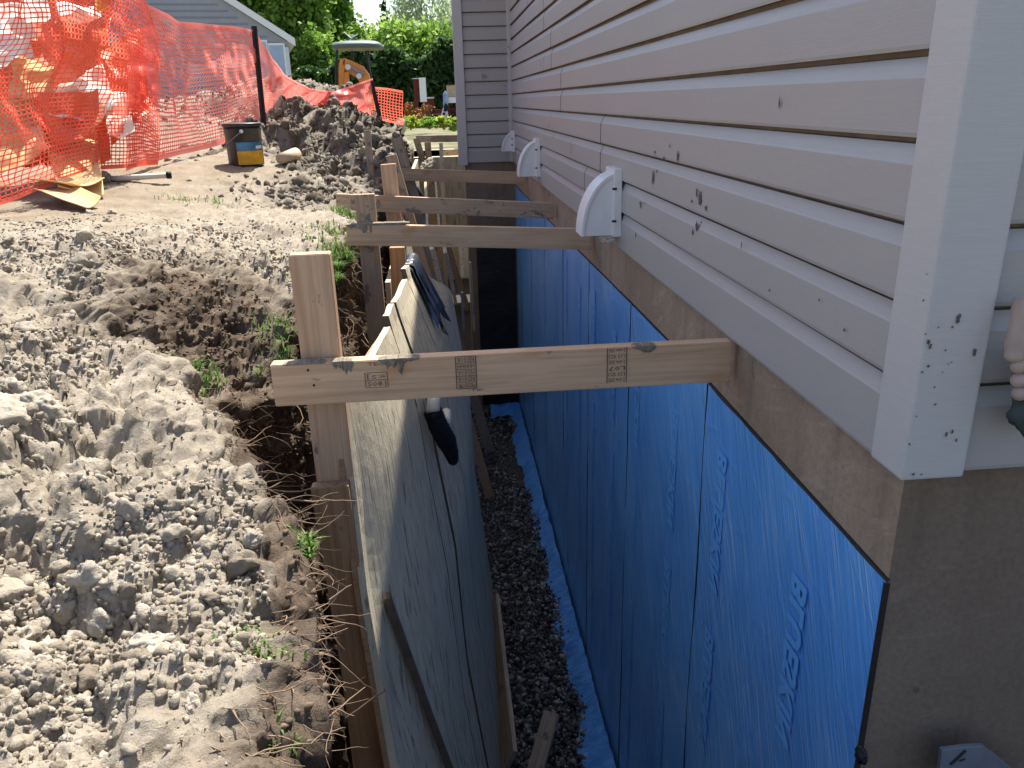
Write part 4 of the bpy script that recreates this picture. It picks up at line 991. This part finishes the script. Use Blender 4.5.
for (x,y,Y,dx,L) in ((300,740,.95,(1,.2,.45),.12),(385,690,1.2,(-.5,0,-.5),.10),(300,650,1.08,(1,0,.55),.09),(290,500,1.5,(1,.1,-.3),.14),(270,490,1.55,(1,.2,-.2),.16),(330,600,1.1,(1,0,.5),.05)):
    root(atY(x,y,Y),dx,L,.0024,.5)
tag(b.build('roots',M_root,smooth=True),kind='stuff')

# ================================================================ BACKGROUND
def leaves(cent,rad_,n,size,mat,clumps=40,seed=0,shell=.6,droop=0):
    r=np.random.default_rng(seed); c=r.normal(size=(clumps,3)); c/=np.linalg.norm(c,axis=1)[:,None]; c*=(shell+(1-shell)*r.random((clumps,1)))*.85
    k=r.integers(0,clumps,n); p=c[k]+r.normal(size=(n,3))*.17; p=p*np.array(rad_)+np.array(cent)
    Rm=rotm(n); s=size*r.uniform(.5,1.3,n); q=np.array([[-1,-.6,0],[1,-.6,0],[1,.6,.2],[-1,.6,.2]])
    Vv=np.einsum('nij,vj->nvi',Rm,q)*s[:,None,None]+p[:,None]; return Vv.reshape(-1,3)
def tree(x,Y,z0,h,rx,label,mat,n=9000,size=.11,seed=0,kind='deciduous_tree',crown0=.25,cat='tree',clumps=60,cone=False):
    base=Vector((x,Y,z0)); t=empty(kind,base,label,cat,'trees behind the site')
    b=MB(); pts=[base+Vector((.1*math.sin(k),.1*math.cos(k*1.3),h*.8*k/6)) for k in range(7)]; b.tube(pts,[.16*(1-k/8)*h/8 for k in range(7)],8)
    rr=random.Random(seed)
    for k in range(9):
        p=pts[2+k%4]; a=rr.uniform(0,6.28); e=p+Vector((math.cos(a)*rx*.6,math.sin(a)*rx*.6,h*.18)); b.tube([p,p.lerp(e,.5)+Vector((0,0,.1)),e],[.05*h/8,.03*h/8,.012],6)
    b.build('trunk',M_bark,t,smooth=True)
    hc=h*(1-crown0); cz_=z0+h*crown0+hc/2
    V=leaves((x,Y,cz_),(rx,rx,hc/2*.86),n,size,mat,clumps,seed)
    if cone:
        f=np.clip(1.15-(V[:,2]-(z0+h*crown0))/hc,.06,1.2); cxy=V.reshape(-1,4,3).mean(1).repeat(4,0)
        f=np.clip(1.15-(cxy[:,2]-(z0+h*crown0))/hc,.06,1.2); V[:,0]=x+(cxy[:,0]-x)*f+(V[:,0]-cxy[:,0]); V[:,1]=Y+(cxy[:,1]-Y)*f+(V[:,1]-cxy[:,1])
    link('crown',npmesh(V,np.arange(len(V)).reshape(-1,4)),mat,t); return t
def X_(x,Y): return atY(x,100,Y).x
GZ=-.75
tree(X_(262,36),36,GZ,9.5,2.3,'yellow green broadleaf tree rising behind the neighbouring gable',M_leaf,13000,.11,1)
tree(X_(308,33),33,GZ,9.0,1.25,'dark tall leafy tree right of the neighbouring gable',M_leaf,13000,.10,2,crown0=.02)
tree(X_(346,37),37,GZ,7.4,.75,'bright green tall tree above the excavator canopy',M_leaf,9000,.09,3,crown0=.05)
tree(X_(322,30.9),30.9,GZ,3.6,.8,'small leafy tree left of the excavator canopy',M_leaf,6000,.07,13,crown0=.02)
tree(X_(362,36),36,GZ,4.0,1.3,'mid green bushy tree behind the excavator canopy',M_leaf,9000,.09,4,crown0=.02)
tree(X_(391,46),46,GZ,6.1,.8,'narrow dark spruce tip in the gap of sky',M_leafd,5000,.10,5,kind='conifer_tree',crown0=.05,cone=True)
tree(X_(392,35),35,GZ,4.1,1.3,'light green tree above the hedge',M_leafl,10000,.08,6,crown0=.02)
tree(X_(428,44),44,GZ,7.6,1.9,'airy silvery tree with open branches beside the house corner',M_leafs,3200,.08,7,crown0=.3,clumps=110)
tree(X_(425,36),36,GZ,4.1,1.9,'rounded green tree under the airy silvery tree',M_leaf,11000,.085,8,crown0=.02)
tree(X_(236,42),42,GZ,11,2.6,'large green tree far behind the neighbouring roof',M_leaf,12000,.12,9)
tree(X_(470,48),48,GZ,6.5,2.0,'green tree mostly hidden behind the house corner',M_leafl,6000,.10,10)
# hedge: dark cedar row
hd=empty('cedar_hedge',(X_(400,30),30,GZ),'tall dark cedar hedge across the back of the garden','hedge')
V=[]
r=np.random.default_rng(5); n=42000; x0,x1=X_(300,30),X_(500,30)
px=r.uniform(x0,x1,n); hh=2.55+.3*np.sin(px*1.7)+.2*np.sin(px*4.1+1)-.5*np.clip((X_(385,30)-px)/2,0,1); pz=GZ+hh*r.random(n)**.85; py=29.2+.25*np.sin(px*3.2)+r.normal(size=n)*.18+.5*(pz-GZ)/3
q=np.array([[-.5,-1,0],[.5,-1,0],[.5,1,.2],[-.5,1,.2]]); Vv=np.einsum('nij,vj->nvi',rotm(n),q)*(.085*r.uniform(.5,1.3,n))[:,None,None]+np.stack([px,py,pz],1)[:,None]
link('foliage',npmesh(Vv.reshape(-1,3),np.arange(4*n).reshape(-1,4)),M_leafd,hd)
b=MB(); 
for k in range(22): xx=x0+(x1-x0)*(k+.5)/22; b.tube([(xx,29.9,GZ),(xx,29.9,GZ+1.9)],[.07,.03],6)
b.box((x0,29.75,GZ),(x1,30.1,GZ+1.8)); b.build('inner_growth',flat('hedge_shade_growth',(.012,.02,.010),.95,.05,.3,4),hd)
# neighbour house, gable facing the camera
Yh=24.5; nh=empty('neighbour_house',(X_(220,Yh),Yh,GZ),'blue grey clapboard house with a white edged gable roof behind the net','house')
e=atY(296,47,Yh); er=atY(290,50,Yh); ridge=atY(225,2,Yh); sl=(ridge.z-e.z)/(e.x-ridge.x)
wx1=atY(289,60,Yh).x; ez=e.z; half=5.2; apx=wx1-half; apz=ez+sl*(half+.25)
b=MB(); b.prism([(wx1,GZ-.1),(wx1,ez+sl*.22),(apx,apz+.07),(wx1-2*half,ez+sl*.22),(wx1-2*half,GZ-.1)],Yh,Yh+9,1); b.build('wall',M_bsid,nh)
b=MB(); 
for k in range(34):
    zz=GZ+k*.16; 
    if zz>ez: xl=max(wx1-2*half,apx-(apz-zz)/sl+.1); xr=min(wx1,apx+(apz-zz)/sl-.35)
    else: xl,xr=wx1-2*half,wx1
    if xr-xl<.3: continue
    b.box((xl,Yh-.022,zz),(xr,Yh+.001,zz+.03))
b.build('clapboard_edge',flat('clapboard_edge',(.24,.25,.28),.6,.3,.05,3),nh)
b=MB(); o_=.22
b.prism([(wx1+o_,ez-sl*(o_-.25)),(wx1+o_,ez-sl*(o_-.25)+.20),(apx,apz+.22),(apx,apz)],Yh-.14,Yh-.10,1); b.prism([(wx1-2*half-o_,ez-sl*(o_-.25)),(wx1-2*half-o_,ez-sl*(o_-.25)+.2),(apx,apz+.22),(apx,apz)],Yh-.14,Yh-.10,1); b.build('fascia',M_bwhite,nh)
b=MB(); b.prism([(wx1+o_-.01,ez-sl*(o_-.25)+.13),(wx1+o_-.01,ez-sl*(o_-.25)+.21),(apx,apz+.23),(apx,apz+.14)],Yh-.098,Yh+9.4,1); b.prism([(wx1-2*half-o_,ez-sl*(o_-.25)+.13),(wx1-2*half-o_,ez-sl*(o_-.25)+.21),(apx,apz+.23),(apx,apz+.14)],Yh-.099,Yh+9.4,1); b.build('roof',M_roof,nh)
b=MB(); b.prism([(wx1+o_-.02,ez-sl*(o_-.25)+.03),(wx1+o_-.02,ez-sl*(o_-.25)+.12),(apx,apz+.13),(apx,apz+.04)],Yh-.0985,Yh+9.3,1); b.build('soffit',M_bwhite,nh)
for (xa,xb,ya,yb,mt) in ((262,267,40,72,M_glass),(270,284,43,72,M_bwhite)):
    a=atY(xa,yb,Yh-.05);c=atY(xb,ya,Yh-.05)
    b=MB(); b.box((a.x,Yh-.05,a.z-1.0),(c.x,Yh-.023,c.z)); fr=b.build('window',M_bwhite,nh)
    b=MB(); b.box((a.x+.05,Yh-.058,a.z-.9),(c.x-.05,Yh-.051,c.z-.06)); b.build('pane',M_glass,fr)
b=MB(); b.box((wx1-.10,Yh-.04,GZ),(wx1+.02,Yh-.0225,ez)); b.build('corner_board',M_ltrim,nh)
bpy.context.view_layer.update()
_c=Matrix.Translation((wx1,Yh,0)); nh.matrix_world=_c@Matrix.Rotation(R_(12),4,'Z')@_c.inverted()@nh.matrix_world
# mini excavator
Ye=18.0
ex_=empty('mini_excavator',(X_(357,Ye),Ye,GZ),'orange mini excavator with folded boom under a grey green canopy','excavator')
def ae(x,y,d=0): return atY(x,y,Ye+d)
b=MB(); V,Fc=ico(4)
c=ae(358,47,.3); V2=np.stack([np.sign(V[:,0])*np.abs(V[:,0])**.55*.53,np.sign(V[:,1])*np.abs(V[:,1])**.55*.55,V[:,2]*.115],1); V2[:,2]=np.maximum(V2[:,2],-.05)
link('canopy',npmesh(V2+np.array(c),Fc),M_canopy,ex_,smooth=True)
for (x0_,y0_,x1_,y1_,d) in ((337,50,335,110,0),(366,52,377,112,0),(352,50,352,80,.8),(368,50,372,105,.8)):
    b=MB(); b.tube([ae(x0_,y0_,d),ae(x1_,y1_,d)],.028,8); b.build('canopy_post',M_bar,ex_)
b=MB(); b.tube([ae(349,42,.3),ae(351,38,.3),ae(345,33,.3)],.012,6); b.tube([ae(351,38,.3),ae(358,34,.3)],.012,6); b.build('beacon_bracket',M_ltrim,ex_)
def armpoly(px,name,th=.2,d=-.3,mat=M_exc):
    b=MB(); b.prism([(ae(x,y,d).x,ae(x,y,d).z) for x,y in px],Ye+d-th/2,Ye+d+th/2,1); return b.build(name,mat,ex_,bevel=.012)
armpoly([(339,92),(339,64),(341,59),(346,59),(345,70),(345,95)],'dipper_arm',.16)
armpoly([(344,58),(350,60),(363,66),(369,74),(372,86),(375,112),(366,112),(362,86),(357,78),(347,72),(343,64)],'boom',.2,-.28)
armpoly([(345,72),(349,72),(350,110),(344,110)],'link_arm',.14,-.45)
armpoly([(336,98),(376,98),(378,124),(334,124)],'body',.9,.4)
b=MB(); b.tube([ae(348,66,-.42),ae(358,72,-.42),ae(364,74,-.42)],.03,8); b.build('hydraulic_ram',M_steel,ex_)
for (x_,y_) in ((348,67),(359,76)):
    b=MB(); b.tube([ae(x_,y_,-.5),ae(x_,y_,-.44)],.055,12); b.build('pivot_boss',M_ltrim,ex_)
b=MB()
for s in (-.45,.45): b.box((ex_.location.x+s-.13,Ye-.2,GZ),(ex_.location.x+s+.13,Ye+1.4,GZ+.4))
b.build('track',M_bar,ex_,bevel=.03)
# deck, screen and ladder far behind
Yd=27.0
def ad(x,y,d=0): return atY(x,y,Yd+d)
sc=empty('garden_screen',tuple(ad(418,128)),'red brown wooden screen with a bright white panel before the hedge','screen')
def bx(x0_,y0_,x1_,y1_,d,t,name,mat,par,bev=.0):
    a=ad(x0_,y1_,d);c=ad(x1_,y0_,d); b=MB(); b.box((a.x,Yd+d,a.z),(c.x,Yd+d+t,c.z)); return b.build(name,mat,par,bevel=bev)
bx(416,78,421,128,.05,.1,'post',M_reddk,sc); bx(420,102,426,128,.05,.1,'post',M_reddk,sc)
bx(420.3,77.5,425.5,102,-.02,.05,'panel',M_bwhite,sc); bx(412,78,420,79,0,.04,'rail',M_ltrim,sc)
bn=empty('garden_bench',tuple(ad(432,128)),'dark red slatted garden bench with white trim at the back of the garden','bench')
bx(427,98,434,112,.4,.3,'backrest',M_reddk,bn); bx(427,97,434,98.5,.35,.4,'trim',M_ltrim,bn); bx(434,109,456,113,.4,.3,'seat',M_reddk,bn)
for yy in (114,118,122): bx(428,yy,456,yy+1.4,.3,.05,'slat',M_reddk,bn)
bx(427,114,456,127,.7,.1,'back_panel',flat('deep_red_stain',(.06,.015,.015),.7,.2,.2,6),bn)
bx(430,113.6,456,114.4,.2,.05,'trim',M_pinem,bn)
tb=empty('garden_table',tuple(ad(452,128,.2)),'orange topped box with a white cloth beside the stepladder','table')
bx(447,85,459,97,.2,.5,'box',M_terra,tb); bx(447,84,459,85,.15,.6,'lid',M_reddk,tb); bx(448,97,459,103,.15,.6,'cloth',M_bwhite,tb); bx(449,103,450,126,.3,.1,'leg',M_reddk,tb); bx(457,103,458,126,.3,.1,'leg',M_reddk,tb)
ld=empty('stepladder',tuple(ad(445,127)),'thin pale stepladder standing by the garden bench','ladder')
for (x0_,y0_,x1_,y1_,nm) in ((444,107,438,127,'rail'),(446,107,450,128,'rail'),(447,107,444,126,'rail')):
    b=MB(); b.tube([ad(x0_,y0_),ad(x1_,y1_)],.022,6); b.build(nm,M_ltrim,ld)
for yy,xa,xb in ((112,442.5,447),(116,441.5,448),(121,440,449)):
    b=MB(); b.tube([ad(xa,yy),ad(xb,yy)],.018,6); b.build('step',M_ltrim,ld)
V,Fc=ico(4); V=V*(1+.2*fbm(V,1.8,3,2))[:,None]*np.array([.085,.08,.25]); q=ad(445.5,100)
o=link('blue_shirt',npmesh(V,Fc),flat('pale_blue_cloth',(.28,.36,.50),.8,.2,.3,9),smooth=True); o.location=q; tag(o,'pale blue shirt hung in a bunch over the top of the stepladder','shirt')
V,Fc=ico(3); V=V*(1+.2*fbm(V,1.8,3,5))[:,None]*np.array([.07,.07,.12]); o=link('dark_trousers',npmesh(V,Fc),flat('dark_cloth',(.02,.025,.04),.9,.1,.2,9),smooth=True); o.location=ad(446,107.5,-.05); tag(o,'dark cloth hanging under the pale blue shirt','cloth')
# plants
def plant(x,y,Y,rx,h,mat,label,seed,n=700,size=.03,name='garden_plant'):
    p=atY(x,y,Y); t=empty(name,tuple(p),label,'plant','garden plants beyond the trench')
    V=leaves((p.x,p.y,p.z+h/2),(rx,rx*.8,h/2),n,size,mat,14,seed); link('leaves',npmesh(V,np.arange(len(V)).reshape(-1,4)),mat,t)
    b=MB(); 
    for k in range(4): b.tube([p,p+Vector((random.uniform(-.6,.6)*rx,0,h*.7))],.012,5)
    b.build('stem',M_bark,t)
plant(411,130,19,.22,.32,M_lime,'lime green mound plant left of the flower bed',1)
plant(430,129,19,.30,.25,M_leaf,'blue green low plant in the middle of the flower bed',2)
plant(444,130,19,.25,.30,M_lime,'yellow green plant right of the blue green one',3)
plant(455,130,19,.2,.25,M_leafl,'light green plant touching the white house corner',4)
plant(415,122,21,.35,.55,flat('rust_flower',(.32,.14,.04),.8,.2,.5,9),'rust coloured flowers standing before the red screen',5,300)
plant(427,123,21.5,.3,.5,flat('rust_flower_b',(.30,.15,.06),.8,.2,.5,9),'smaller rust flowers right of the white panel',6,200)
lump('stone',atY(399,129,16),.16,'pale round stone beside the end of the orange net',mat=M_clod,seed=21)['category']='stone'
